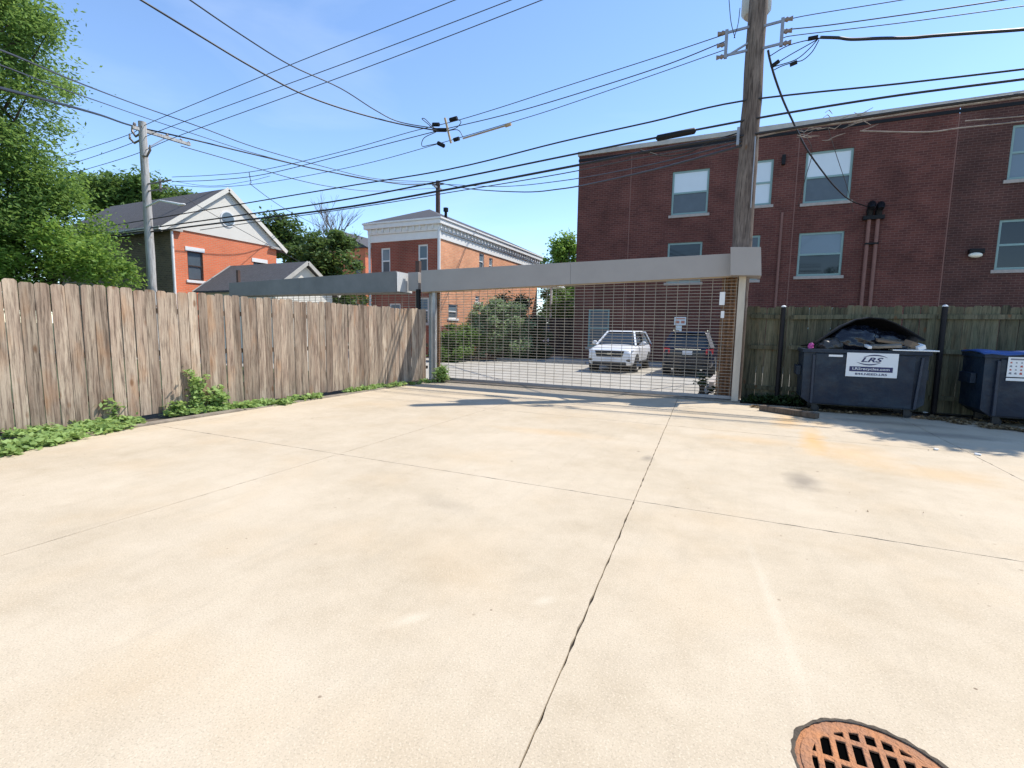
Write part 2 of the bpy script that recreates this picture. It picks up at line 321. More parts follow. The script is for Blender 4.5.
MT = dict(
    conc=concrete('alley_concrete', (.525, .435, .315)),
    lot=concrete('lot_concrete', (.40, .375, .33), False),
    soil=mat('soil', (.10, .075, .05), .95, noise=.5, nscale=9, bump=.6),
    grass=mat('lawn', (.06, .09, .025), .95, noise=.5, nscale=4, bump=.6),
    asphalt=mat('asphalt', (.16, .15, .14), .9, noise=.3, nscale=6, bump=.3),
    gap=mat('joint_filler', (.05, .04, .03), .95, noise=.4, nscale=20),
    curb=mat('curb_concrete', (.30, .25, .19), .9, noise=.5, nscale=6, bump=.4),
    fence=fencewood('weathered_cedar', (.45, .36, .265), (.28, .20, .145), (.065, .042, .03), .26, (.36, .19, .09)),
    brownw=fencewood('shade_dark_wood', (.06, .045, .042), (.04, .03, .03), (.015, .012, .012)),  # wood colour darkened to carry the shade on the far board fence
    rail=fencewood('rail_wood', (.2, .15, .11), (.15, .11, .08), (.06, .045, .03)),
    fenceg=fencewood('shaded_mossy_cedar', (.155, .135, .085), (.10, .10, .06), (.025, .025, .016), .32, (.19, .13, .065)),  # greenish boards, base colours lowered for the shade they stand in
    pole=fencewood('pole_wood', (.24, .19, .155), (.11, .08, .065), (.02, .015, .012), .02),
    poleg=fencewood('grey_pole_wood', (.52, .50, .47), (.4, .38, .36), (.18, .16, .14), .02),
    darkpole=mat('dark_pole', (.10, .055, .04), .8, noise=.4, nscale=5),
    beam=mat('beam_sheet_metal', (.36, .325, .295), .6, .0, noise=.12, nscale=1.2, spec=.3),
    beamb=mat('dull_zinc_sheet', (.23, .205, .185), .55, 0, noise=.3, nscale=1.2),
    beamw=mat('sunlit_zinc_sheet', (.62, .62, .6), .5, .1, noise=.2, nscale=6, stretch=(1, 6, .4)),  # zinc lightened to paint the sunlit end face of the side beam
    tan=mat('tan_trim', (.45, .33, .2), .7, noise=.3, nscale=4),
    wire=mat('grille_wire', (.42, .36, .28), .55, .1, noise=.3, nscale=2),
    rust=mat('rusty_steel', (.30, .15, .07), .85, noise=.75, nscale=4, bump=.3),
    postm=mat('cream_painted_post', (.55, .48, .38), .7, noise=.3, nscale=3, stretch=(1, 1, .3)),
    postg=mat('galvanised_post', (.42, .41, .39), .5, .5, noise=.25, nscale=4),
    postd=mat('dark_post', (.016, .014, .015), .6, spec=.25, noise=.3, nscale=4),
    cable=mat('black_cable', (.012, .011, .012), .5),
    cable2=mat('dark_conductor', (.05, .045, .045), .5, .3),
    pale=mat('pale_worn_cable', (.36, .31, .27), .7, noise=.5, nscale=4),
    steel=mat('grey_steel', (.32, .32, .33), .45, .6, noise=.2, nscale=6),
    insul=mat('brown_insulator', (.2, .16, .14), .3),
    can=mat('transformer_paint', (.5, .5, .47), .5, noise=.15, nscale=3),
    brick=brickmat('maroon_brick', (.142, .050, .039), (.100, .036, .030), (.17, .088, .07), .3, .105, .012, dirt=.3),
    brickd=brickmat('brown_brick', (.105, .044, .035), (.074, .033, .028), (.14, .08, .065), .3, .105, .013, dirt=.3),
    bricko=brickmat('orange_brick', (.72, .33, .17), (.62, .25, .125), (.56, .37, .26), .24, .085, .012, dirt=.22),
    brickh=brickmat('bright_red_brick', (.70, .19, .085), (.64, .165, .075), (.52, .27, .17), .24, .085, .01, dirt=.1),
    brickr=brickmat('shaded_red_brick', (.30, .075, .045), (.25, .06, .038), (.26, .16, .12), .24, .085, .012),  # the orange house's brick darkened for its shaded front
    brickb=brickmat('base_brick', (.22, .05, .035), (.18, .04, .03), (.2, .1, .08), .24, .085, .012),
    brickg=brickmat('shaded_tan_brick', (.22, .17, .11), (.14, .11, .075), (.22, .19, .14), .24, .085, .014),  # tan brick with the side wall's shade put into its colour
    coping=mat('pale_coping', (.48, .45, .40), .7, noise=.25, nscale=2),
    stone=mat('sill_stone', (.42, .37, .33), .8, noise=.25, nscale=6),
    teal=mat('pale_teal_frame', (.23, .35, .33), .5, noise=.1, nscale=4),
    brown=mat('dark_brown_frame', (.05, .032, .025), .5),
    white=mat('white_paint', (.74, .73, .70), .6, noise=.08, nscale=4),
    whited=mat('weathered_white_paint', (.70, .70, .68), .65, noise=.1, nscale=3),
    siding=mat('cream_siding', (.66, .62, .54), .7, noise=.06, nscale=1),
    shingle=mat('grey_shingle', (.085, .08, .085), .9, noise=.4, nscale=5, bump=.4, stretch=(1, 1, 3)),
    shingle2=mat('slate_shingle', (.075, .073, .08), .9, noise=.35, nscale=6, bump=.4),
    glass=glassmat('window_glass', (.012, .018, .02)),
    glassb=glassmat('sky_tinted_glass', (.15, .20, .235), .08),  # reflected sky painted into the pane as a pale blue base
    blind=mat('window_blind', (.62, .68, .70), .25, noise=.05, nscale=2, spec=.8),
    screen=mat('insect_screen', (.085, .11, .13), .35, noise=.2, nscale=3, spec=.5),
    conduit=mat('brown_conduit', (.22, .10, .075), .6, noise=.2, nscale=4),
    navy=scuffed('navy_dumpster_paint', (.003, .010, .026), (.020, .038, .056), (.09, .045, .025)),
    navyl=mat('faded_navy_paint', (.022, .032, .055), .5, noise=.5, nscale=8),
    lid=mat('black_plastic_lid', (.008, .008, .009), .55, spec=.25, noise=.2, nscale=4, bump=.2, bscale=5),
    bag=mat('black_bag', (.008, .010, .016), .16, bump=1, bscale=6),
    bagg=mat('grey_bag', (.05, .047, .042), .4, bump=.9, bscale=8, noise=.4, nscale=6),
    bluelid=mat('blue_plastic_lid', (.025, .085, .30), .5, noise=.2, nscale=3),
    card=mat('cardboard', (.22, .155, .10), .85, noise=.2, nscale=5),
    pink=mat('pink_plastic', (.45, .06, .25), .35),
    paper=mat('sign_white', (.80, .79, .76), .5, noise=.05, nscale=5),
    ink=mat('navy_ink', (.018, .02, .09), .5),
    redink=mat('red_ink', (.45, .08, .05), .5),
    grayink=mat('grey_ink', (.2, .2, .22), .5),
    rubber=mat('rubber', (.02, .02, .02), .8),
    carw=mat('white_car_paint', (.70, .71, .73), .25, spec=.6),
    card_=mat('dark_blue_car_paint', (.008, .010, .022), .2, spec=.5),
    carglass=glassmat('car_glass', (.02, .028, .035), .04),
    chrome=mat('chrome', (.7, .7, .7), .15, 1),
    headl=mat('headlight_lens', (.55, .6, .66), .1, .3),
    tail=mat('red_lens', (.5, .015, .015), .2),
    plate=mat('licence_plate', (.6, .62, .66), .4),
    blackp=mat('black_trim', (.015, .015, .016), .5),
    grate=mat('rusty_cast_iron', (.50, .20, .07), .9, noise=.6, nscale=6, bump=.8, bscale=60, col2=(.27, .145, .09)),
    pit=mat('black_sump', (.002, .002, .002), 1, spec=0),  # black that stands for the unlit depth below the grate
    bark=mat('bark', (.09, .065, .045), .95, noise=.5, nscale=6, bump=.8, bscale=12),
    barkg=mat('pale_bark', (.2, .17, .15), .95, noise=.4, nscale=6),
    leaf_locust=leafmat('locust_leaf', (.05, .11, .025), (.24, .37, .09), .45),
    leaf_light=leafmat('light_green_leaf', (.055, .13, .02), (.26, .40, .08), .45),
    leaf_dark=leafmat('dark_green_leaf', (.03, .065, .018), (.14, .22, .055), .32),
    leaf_mid=leafmat('mid_green_leaf', (.035, .085, .02), (.17, .27, .06), .35),
    leaf_hedge=leafmat('hedge_leaf', (.07, .12, .05), (.32, .40, .20), .3),
    leaf_weed=leafmat('weed_leaf', (.11, .19, .05), (.40, .54, .18), .4),
    leaf_shade=leafmat('shaded_leaf', (.014, .028, .010), (.05, .08, .022), .2),  # dark green with the shade on these plants put into the colour
    drytan=leafmat('dry_leaf', (.09, .06, .03), (.3, .21, .11), .1),
    lamp=mat('lamp_glass', (.85, .8, .65), .4),
)

# ------------------------------------------------------------------ world and sun
SUN_AZ = atan2(1.66, 1.40); SUN_EL = radians(56)
w = bpy.data.worlds.new('World'); S.world = w; w.use_nodes = True
nt = w.node_tree; sky = nt.nodes.new('ShaderNodeTexSky'); sky.sky_type = 'NISHITA'; sky.sun_disc = False
sky.sun_elevation = SUN_EL; sky.sun_rotation = SUN_AZ; sky.altitude = 500; sky.air_density = 1.0; sky.dust_density = 0; sky.ozone_density = 4.0
bg = nt.nodes['Background']; N_ = nt.nodes; tcw = N_.new('ShaderNodeTexCoord'); mpw = N_.new('ShaderNodeMapping'); mpw.inputs['Scale'].default_value = (1, 2.2, 5); mpw.inputs['Rotation'].default_value = (.2, .3, .5)
nzw = N_.new('ShaderNodeTexNoise'); nzw.inputs['Scale'].default_value = 1.6; nzw.inputs['Detail'].default_value = 7; nzw.inputs['Distortion'].default_value = .6; mrw = N_.new('ShaderNodeMapRange'); mrw.inputs[1].default_value = .52; mrw.inputs[2].default_value = .8; mrw.inputs[4].default_value = .10
mxw = N_.new('ShaderNodeMix'); mxw.data_type = 'RGBA'; mxw.inputs[7].default_value = (5.5, 5.8, 6.2, 1)
nt.links.new(tcw.outputs['Generated'], mpw.inputs[0]); nt.links.new(mpw.outputs[0], nzw.inputs['Vector']); nt.links.new(nzw.outputs[0], mrw.inputs[0]); nt.links.new(mrw.outputs[0], mxw.inputs[0]); nt.links.new(sky.outputs[0], mxw.inputs[6]); nt.links.new(mxw.outputs[2], bg.inputs[0]); bg.inputs[1].default_value = .15
sl = bpy.data.lights.new('sun', 'SUN'); sl.energy = 3.4; sl.angle = radians(.53); sl.color = (1, .95, .87)
so = bpy.data.objects.new('sun', sl); C.objects.link(so)
sd = Vector((sin(SUN_AZ) * cos(SUN_EL), cos(SUN_AZ) * cos(SUN_EL), sin(SUN_EL)))
so.rotation_euler = sd.to_track_quat('Z', 'Y').to_euler(); so.location = sd * 60
vs = S.view_settings; vs.view_transform = 'Standard'; vs.look = 'None'; vs.gamma = 1; vs.exposure = .88
S.render.engine = 'CYCLES'; S.render.resolution_x = 1024; S.render.resolution_y = 768
S.cycles.max_bounces = 6; S.cycles.transparent_max_bounces = 4

# ------------------------------------------------------------------ ground
def sheet(name, poly, z, m, kind='structure'):
    o = MB().add([(x, y, z) for x, y in poly], [tuple(range(len(poly)))]).build(name, m); tag(o, kind=kind); return o
g_ = MB()
# one big earth sheet with a hole where the drain sits is not needed: a flat black disc stands for the dark sump
sheet('ground', [(-900, -300), (900, -300), (900, 1500), (-900, 1500)], -.06, MT['grass'])
sheet('verge_soil', [(-11, -9), (9.5, -9), (9.5, 13.4), (-11, 13.4)], -.03, MT['soil'])
# alley slabs with open joints over dark filler
sheet('joint_bed', [(-8.25, -8.9), (9.2, -8.9), (9.2, 12.55), (-8.25, 12.55)], -.018, MT['gap'])
xs = [-8.4, -8.06, -4.5, -.84, 3.05, 6.9, 9.3]; ys = [-9, -3.4, .1, 4.62, 8.76, 12.5]
rj = random.Random(3)
sl_ = MB(); DC = Vector((.58, 2.03)); DR = .285
wob = {}
def edgepts(a, b, n, off):
    """polyline along a joint edge with small chips"""
    out = []
    for i in range(n):
        t = i / n; p = [a[0] + (b[0] - a[0]) * t, a[1] + (b[1] - a[1]) * t]
        k = (rj.random() ** 6) * .010 if i else 0
        out.append((p[0] + off[0] * k, p[1] + off[1] * k))
    return out
def jx(i, y): return -.55 - .0545 * y if i == 3 else xs[i]
for i in range(len(xs) - 1):
    for j in range(len(ys) - 1):
        gx = .0032; x0, x1, y0, y1 = xs[i] + gx, xs[i + 1] - gx, ys[j] + gx, ys[j + 1] - gx
        n = 60
        c00, c10, c11, c01 = (jx(i, y0) + gx, y0), (jx(i + 1, y0) - gx, y0), (jx(i + 1, y1) - gx, y1), (jx(i, y1) + gx, y1)
        P = edgepts(c00, c10, n, (0, 1)) + edgepts(c10, c11, n, (-1, 0)) + edgepts(c11, c01, n, (0, -1)) + edgepts(c01, c00, n, (1, 0))
        k = len(P); base = len(sl_.v)
        if x0 < DC.x < x1 and y0 < DC.y < y1:
            # slab with a round hole for the drain frame: radial strip from the rim to the slab border, denser border points
            hole = []
            for (px_, py_) in P:
                a = atan2(py_ - DC.y, px_ - DC.x); hole.append((DC.x + DR * cos(a), DC.y + DR * sin(a)))
            vsx = [(a, b, 0) for a, b in P] + [(a, b, 0) for a, b in hole] + [(a, b, -.03) for a, b in hole]
            fsx = [(q, (q + 1) % k, k + (q + 1) % k, k + q) for q in range(k)] + [(k + q, k + (q + 1) % k, 2 * k + (q + 1) % k, 2 * k + q) for q in range(k)]
            sl_.add(vsx, fsx)
        else:
            sl_.add([(a, b, 0) for a, b in P] , [tuple(range(k))])
        sl_.add([(a, b, 0) for a, b in P] + [(a, b, -.016) for a, b in P], [(q, (q + 1) % k, k + (q + 1) % k, k + q) for q in range(k)])
o = sl_.build('alley_pavement', MT['conc'], fix=False); tag(o, kind='structure')
me = o.data
b_ = bmesh.new(); b_.from_mesh(me)
for f_ in b_.faces:
    if abs(f_.normal.z) > .5 and f_.normal.z < 0: f_.normal_flip()
b_.to_mesh(me); b_.free()
sheet('alley_apron', [(9.3, -9), (60, -9), (60, 12.5), (9.3, 12.5)], -.002, MT['conc'])
sheet('parking_lot', [(-34, 13.0), (30, 13.0), (30, 60), (-34, 60)], .0, MT['lot'])
sheet('back_lawn', [(-60, -5), (-9.6, -5), (-9.6, 12.98), (-60, 12.98)], -.01, MT['grass'])
sheet('building_verge', [(-9.4, 27.2), (30, 27.2), (30, 34), (-9.4, 34)], .01, MT['soil'])
sheet('added_verge', [(.25, 13.0), (9.8, 13.0), (9.8, 16.5), (.25, 16.5)], .008, MT['soil'])  # dark soil added behind the fence so its gaps show no bright ground
cb = MB(); cb.box((-8.5, 12.5, -.05), (.15, 12.98, .035)); o = cb.build('gate_threshold', MT['curb'], bevel=.01); tag(o, kind='structure')
cb = MB(); cb.box((-8.52, 2.0, -.05), (-8.36, 6.2, .035)).box((-8.52, 6.25, -.05), (-8.36, 12.4, .02)); o = cb.build('alley_kerb', MT['curb'], bevel=.008); tag(o, kind='structure')

# drain grate
dr = Thing('drain_grate', (DC.x, DC.y, 0), 'round rusty cast iron drain grate set in the concrete at the near corner', 'drain grate')
def ring(mb, c, ro, ri, z0, z1, n=48, jit=0):
    rr = random.Random(5); vs = []
    for r_, z in ((ro, z0), (ro, z1), (ri, z1), (ri, z0)):
        for k in range(n):
            a = 2 * pi * k / n; vs.append((c.x + r_ * cos(a), c.y + r_ * sin(a), z))
    fs = []
    for q in range(4):
        for k in range(n): fs.append((q * n + k, q * n + (k + 1) % n, ((q + 1) % 4) * n + (k + 1) % n, ((q + 1) % 4) * n + k))
    mb.add(vs, fs)
s_ = MB(); ring(s_, DC, DR - .002, .262, -.012, -.006)
dr.part(s_, 'frame', MT['grate'])
s_ = MB(); q_ = random.Random(6); n_ = 90; vo, vi = [], []
for k in range(n_):
    a = 2 * pi * k / n_; ro = DR + .003 + .012 * q_.random() ** 2; ri = DR - .004 - .006 * q_.random(); vo.append((DC.x + ro * cos(a), DC.y + ro * sin(a), .0015)); vi.append((DC.x + ri * cos(a), DC.y + ri * sin(a), .0015))
s_.add(vo + vi, [(k, (k + 1) % n_, n_ + (k + 1) % n_, n_ + k) for k in range(n_)]); dr.part(s_, 'dirt_seam', MT['soil'])
s_ = MB(); ring(s_, DC, .262, .222, -.012, -.001)
for k in range(-4, 5):
    x = DC.x + k * .055 + .0275; hw = sqrt(max(0, .232 ** 2 - (x - DC.x) ** 2))
    if hw > .03: s_.box((x - .011, DC.y - hw, -.012), (x + .011, DC.y + hw, -.0015))
for k in range(-2, 3):
    y = DC.y + k * .125 + .035; hw = sqrt(max(0, .232 ** 2 - (y - DC.y) ** 2))
    if hw > .03: s_.box((DC.x - hw, y - .014, -.0115), (DC.x + hw, y + .014, -.0022))
dr.part(s_, 'grate', MT['grate'], bevel=.003)
s_ = MB(); s_.tube([(DC.x, DC.y, -.015), (DC.x, DC.y, -.0135)], [.26, .26], 40); dr.part(s_, 'sump', MT['pit'])  # shallow black disc painting the darkness under the grate

# ------------------------------------------------------------------ left plank fence
def board(mb, u, wd, h0, h1, org, d, nrm, th=.019, off=0, ear=.028, warp=0, lean=0):
    """one dog-eared picket as a slightly bowed strip with thickness"""
    n = 7; rows = []
    for q in range(n):
        t = q / (n - 1); z = h0 + (h1 - ear - h0) * t
        b = warp * sin(pi * t) ; s = lean * t
        rows.append((u + s, wd / 2, z, b))
    rows.append((u + lean, wd / 2 - ear, h1, 0))
    vs = []
    for (uu, hw, z, b) in rows:
        for sgn in (-1, 1):
            for o_ in (0, 1):
                p = org + d * (uu + sgn * hw) + nrm * (off + b + (th if o_ else 0)); vs.append((p.x, p.y, z))
    fs = []
    for q in range(len(rows) - 1):
        a = q * 4; c = a + 4
        fs += [(a + 1, a + 3, c + 3, c + 1), (a, c, c + 2, a + 2), (a, a + 1, c + 1, c), (a + 2, c + 2, c + 3, a + 3)]
    e = (len(rows) - 1) * 4; fs += [(e, e + 1, e + 3, e + 2), (0, 2, 3, 1)]
    mb.add(vs, fs)
A = Vector((-9.33, .4, 0)); B = Vector((-8.6, 12.62, 0)); d = (B - A); LN = d.length; d.normalize(); nn = Vector((d.y, -d.x, 0))
rr = random.Random(11)
pf = Thing('plank_fence', A, 'long fence of weathered brown vertical planks with dog-eared tops along the left side', 'fence')
# A neighbouring board laid edge to edge, little gaps of varying width
m_ = MB(); u = .09
while u < LN - .05:
    wd = rr.uniform(.148, .168)
    board(m_, u, wd, .05 + rr.uniform(-.012, .02), 2.165 + rr.uniform(-.022, .02), A, d, nn, off=rr.uniform(0, .006), warp=rr.uniform(-.012, .014), lean=rr.uniform(-.010, .010))
    u += wd + rr.uniform(.005, .019)
pf.part(m_, 'board_panel', MT['fence'])
for z in (.42, 1.1, 1.82):
    m_ = MB(); p = A - nn * .03; q = A + d * LN - nn * .03; m_.bar((p.x, p.y, z), (q.x, q.y, z), .045, .09); pf.part(m_, 'rail', MT['rail'])
for k in range(6):
    p = A + d * (.1 + k * (LN - .2) / 5) - nn * .11; m_ = MB(); m_.box((p.x - .05, p.y - .05, -.05), (p.x + .05, p.y + .05, 2.1)); pf.part(m_, 'post', MT['rail'])

# ------------------------------------------------------------------ right plank fence (rails and steel posts on this side)
RF = Thing('plank_fence', (.62, 13.1, 0), 'greenish mossy plank fence with rails and round steel posts behind the dumpsters', 'fence')
m_ = MB(); u = .08; o_ = Vector((.16, 13.14, 0)); dd = Vector((1, 0, 0)); n2 = Vector((0, -1, 0)); rr = random.Random(5)
while u < 9.7:
    wd = rr.uniform(.135, .15); board(m_, u, wd, -.02, 2.25 + rr.uniform(-.03, .025), o_, dd, n2, off=rr.uniform(0, .008), warp=rr.uniform(-.01, .01), lean=rr.uniform(-.01, .01)); u += wd + rr.choice([-.002, 0, .002, .008])
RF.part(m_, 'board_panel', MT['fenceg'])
for z in (.34, 1.30, 2.02):
    m_ = MB()
    for x0, x1 in ((.26, 1.02), (1.10, 3.70), (3.78, 6.4), (6.48, 9.8)):
        m_.bar((x0, 13.07, z + rr.uniform(-.02, .02)), (x1, 13.07, z + rr.uniform(-.02, .02)), .04, .095)
    RF.part(m_, 'rail', MT['fenceg'])
for px in (782, 943, 1100):
    x = PY(px, 330, 13.0).x
    m_ = MB(); m_.cyl((x, 13.02, 0), (x, 13.02, 2.24), .05, 12); p = RF.part(m_, 'post', MT['postd'])
    m_ = MB(); m_.ball((x, 13.02, 2.24), (.052, .052, .035), 12, 6); RF.part(m_, 'post_cap', MT['paper'], parent=p)

# ------------------------------------------------------------------ rolling gate with overhead beams
GT = Thing('sliding_gate', (-4.2, 12.75, 0), 'wide sliding gate of see-through wire grille under a long grey sheet metal beam', 'gate')
gx0, gx1, gy = PY(438, 340, 12.75).x, PY(735, 340, 12.75).x, 12.75
m_ = MB()
z = .12
while z < 3.0:
    m_.tube([(gx0 + .02, gy + .006, z), ((gx0 + gx1) / 2, gy + .006, z - .004), (gx1 - .02, gy + .006, z)], .0068, 5, False); z += .076
GT.part(m_, 'horizontal_wires', MT['wire'])
m_ = MB(); x = gx0 + .12
while x < gx1:
    m_.tube([(x, gy - .009, .05), (x, gy - .009, 3.1)], .0065, 5, False); x += .262
GT.part(m_, 'vertical_wires', MT['wire'])
m_ = MB(); m_.box((gx0, gy - .03, .045), (gx1, gy + .03, .12)); GT.part(m_, 'bottom_rail', MT['steel'], bevel=.006)
m_ = MB()
for k in range(4): m_.box((gx1 - .36 + k * .095, gy + .03, .04), (gx1 - .33 + k * .095, gy + .07, 3.0))
m_.box((gx1 - .33, gy + .20, .04), (gx1 - .02, gy + .22, 3.0))
GT.part(m_, 'rusty_guide', MT['rust'])
xr = PY(738.5, 340, 12.6).x
m_ = MB(); m_.box((xr - .075, 12.55, 0), (xr + .075, 12.72, 2.95)); GT.part(m_, 'post', MT['postm'], bevel=.012, label='cream painted right gate post with rust')
for px, mm, dy in ((418, 'postd', .0), (426, 'postg', .25), (434, 'postg', 0)):
    x = PY(px, 340, 12.7).x; m_ = MB(); m_.box((x - .055, 12.68 + dy, 0), (x + .055, 12.79 + dy, 2.8)); GT.part(m_, 'post', MT[mm], bevel=.008)
m_ = MB(); x = PY(440, 340, 12.9).x; m_.box((x - .1, 12.86, 0), (x + .0, 12.92, 2.7)); GT.part(m_, 'rusty_guide', MT['rust'])
# beam sheet metal: shallow panels with seams
def beam(pA, pB, pC, pD, y0, y1, seams, mm, name='beam'):
    """quad corners in the front plane TL TR BR BL, extruded back"""
    m_ = MB(); fr = [pA, pB, pC, pD]
    for k in range(len(seams) - 1):
        s0, s1 = seams[k], seams[k + 1]; g = .0003
        q = []
        for s in (s0 + g, s1 - g):
            q.append((pA.lerp(pB, s), pD.lerp(pC, s)))
        (t0, b0), (t1, b1) = q
        vs = [(b0.x, y0, b0.z), (b1.x, y0, b1.z), (b1.x, y1, b1.z), (b0.x, y1, b0.z), (t0.x, y0, t0.z), (t1.x, y0, t1.z), (t1.x, y1, t1.z), (t0.x, y1, t0.z)]
        m_.hexa([Vector(v) for v in vs])
    return GT.part(m_, name, MT[mm], bevel=.0025)
beam(PY(421, 270.5, 12.6), PY(731, 253.5, 12.6), PY(731, 276, 12.6), PY(421, 292, 12.6), 12.6, 13.0, [0, .55, 1], 'beam')
m_ = MB(); a = PY(421, 292, 12.6); b = PY(731, 276, 12.6); m_.bar((a.x, 12.66, a.z - .012), (b.x, 12.66, b.z - .012), .03, .022); GT.part(m_, 'lit_underside', MT['tan'])  # tan strip painting the lit underside of the beam
beam(PY(730.5, 247, 12.3), PY(761, 247, 12.3), PY(761.5, 275.5, 12.3), PY(730.5, 275, 12.3), 12.3, 13.05, [0, 1], 'beam', 'end_box')
beam(PY(229, 283, 12.3), PY(396, 271, 12.3), PY(396, 292, 12.3), PY(229, 296, 12.3), 12.3, 13.1, [0, .47, 1], 'beamb', 'side_beam')
e0, e1, e2, e3 = PY(396, 271, 12.3), PY(396, 292, 12.3), PX(412, 273.5, -9.54), PX(412, 291, -9.54)
m_ = MB(); m_.box((-9.53, 12.32, e1.z + .02), (-9.515, 13.08, e0.z - .02)); GT.part(m_, 'end_plate', MT['beamw'], bevel=.004)  # pale sheet painting the beam's sunlit end
m_ = MB(); a = PY(411, 273, 12.85); b = PY(421, 291, 12.85); m_.box((a.x, 12.7, b.z), (b.x, 12.95, a.z)); GT.part(m_, 'joint_box', MT['beam'], bevel=.006)
m_ = MB()
for px, t, b_y in ((162, 260, 283),): pass
x = PY(239.5, 275, 12.7).x; m_.box((x - .05, 12.6, 2.9), (x + .05, 12.7, PY(239, 270, 12.6).z)); GT.part(m_, 'bracket', MT['darkpole']); m_ = MB(); x2 = PY(418, 265, 12.9).x; m_.box((x2 - .07, 12.86, 3.2), (x2 + .07, 12.98, PY(418, 261, 12.9).z)); GT.part(m_, 'bracket', MT['darkpole'])
# hanging wire mesh under the side beam (tucked gate leaf behind the fence)
m_ = MB(); x = -17.0
while x < -8.7: m_.tube([(x, 12.75, 1.3), (x, 12.75, 2.75)], .008, 4, False); x += .262
for z in [1.9 + .076 * k for k in range(11)]: m_.tube([(-17, 12.76, z), (-8.7, 12.76, z)], .008, 4, False)
GT.part(m_, 'stowed_wires', MT['wire'])
# tag plates hung on the wires
for (a, b, c, d_) in ((720, 292, 724.5, 305), (721, 311, 724, 318)):
    p, q = PY(a, b, gy - .03), PY(c, d_, gy - .03); m_ = MB(); m_.box((p.x, gy - .035, q.z), (q.x, gy - .025, p.z)); GT.part(m_, 'tag_plate', MT['paper'])

# ------------------------------------------------------------------ walls with openings
def wall(mb, f, u0, u1, z0, z1, holes, dep=.14):
    us = sorted({u0, u1, *[h[0] for h in holes], *[h[1] for h in holes]}); zs = sorted({z0, z1, *[h[2] for h in holes], *[h[3] for h in holes]})
    for i in range(len(us) - 1):
        for j in range(len(zs) - 1):
            uc = (us[i] + us[i + 1]) / 2; zc = (zs[j] + zs[j + 1]) / 2
            if any(h[0] < uc < h[1] and h[2] < zc < h[3] for h in holes): continue
            mb.quad(f(us[i], zs[j], 0), f(us[i + 1], zs[j], 0), f(us[i + 1], zs[j + 1], 0), f(us[i], zs[j + 1], 0))
    for a, b, c, d in holes:
        for (p, q) in (((a, c), (b, c)), ((b, c), (b, d)), ((b, d), (a, d)), ((a, d), (a, c))):
            mb.quad(f(*p, 0), f(*q, 0), f(*q, dep), f(*p, dep))
def fbox(mb, f, u0, u1, z0, z1, d0, d1):
    mb.hexa([f(u0, z0, d0), f(u1, z0, d0), f(u1, z0, d1), f(u0, z0, d1), f(u0, z1, d0), f(u1, z1, d0), f(u1, z1, d1), f(u0, z1, d1)])
def window(T, f, a, b, c, d, fm, up_m, lo_m, sill=None, lintel=None, fw_=.06, arch=False, name='window', label=None):
    m = MB(); zc = (c + d) / 2; w2 = fw_
    for (p, q, r, s) in ((a, a + w2, c, d), (b - w2, b, c, d), (a + w2, b - w2, c, c + w2), (a + w2, b - w2, d - w2, d), (a + w2, b - w2, zc - w2 * .45, zc + w2 * .45)):
        fbox(m, f, p, q, r, s, .05, .10)
    W = T.part(m, name, MT[fm], label=label)
    m = MB(); fbox(m, f, a + w2 * .8, b - w2 * .8, zc, d - w2 * .8, .078, .088); T.part(m, 'pane', MT[up_m], parent=W)
    m = MB(); fbox(m, f, a + w2 * .8, b - w2 * .8, c + w2 * .8, zc, .092, .10); T.part(m, 'pane', MT[lo_m], parent=W)
    m = MB(); fbox(m, f, a, b, c, d, .125, .135); T.part(m, 'backing', MT['blackp'], parent=W)
    if sill:
        m = MB(); fbox(m, f, a - .1, b + .1, c - .13, c - .003, -.05, .1); T.part(m, 'sill', MT[sill], parent=W, bevel=.008)
    if lintel:
        m = MB(); fbox(m, f, a - .09, b + .09, d + .003, d + .2, -.03, .1); T.part(m, 'lintel', MT[lintel], parent=W)
    return W

# main brick building ------------------------------------------------
BY = 25.0
class FarThing(Thing):
    """coordinates are drawn for a facade at Y = 25 and built at its true distance of 28 m"""
    def part(s, mb, *a, **k):
        mb.v = [(x * 1.12, y + 3, max(0, 1.6 + (z - 1.6) * 1.12)) for x, y, z in mb.v]; return Thing.part(s, mb, *a, **k)
MBD = FarThing('brick_building', (0, BY + 3, 0), 'three storey dark maroon brick building with pale green window frames behind the gate', 'building')
fb = lambda u, z, d: Vector((u, BY + d, z))
wins = []
for (x0, x1, z0, z1, um, lm) in ((-3.24, -1.62, 7.15, 9.14, 'blind', 'screen'), (-.1, .98, 7.30, 9.22, 'blind', 'blind'), (2.2, 3.9, 7.22, 9.32, 'blind', 'screen'), (8.8, 10.5, 7.5, 9.45, 'glassb', 'glassb'),
                                 (-3.3, -1.75, 4.0, 5.86, 'glass', 'screen'), (-.2, .66, 4.05, 6.0, 'screen', 'screen'), (2.17, 3.82, 4.15, 5.98, 'glassb', 'glass'), (8.75, 10.4, 4.2, 6.05, 'glass', 'glass'),
                                 (-7.1, -6.0, .8, 2.75, 'screen', 'screen'), (2.2, 3.8, 1.0, 2.8, 'glass', 'glass'), (-6.9 + 21.5, 16.2, 4.2, 6, 'glass', 'glass'), (14.6, 16.2, 7.5, 9.45, 'glassb', 'glass')):
    wins.append((x0, x1, z0, z1, um, lm))
XL, XJ1, XJ2, XR = -7.86, -5.2, 7.2, 20
TOP = 10.42
m_ = MB(); wall(m_, fb, XL, XJ2 - .01, 0, TOP, [w_[:4] for w_ in wins if w_[0] < XJ2])
m_.quad((XL, BY, 0), (XL, BY + 14, 0), (XL, BY + 14, TOP), (XL, BY, TOP)); MBD.part(m_, 'wall', MT['brick'], fix=False)
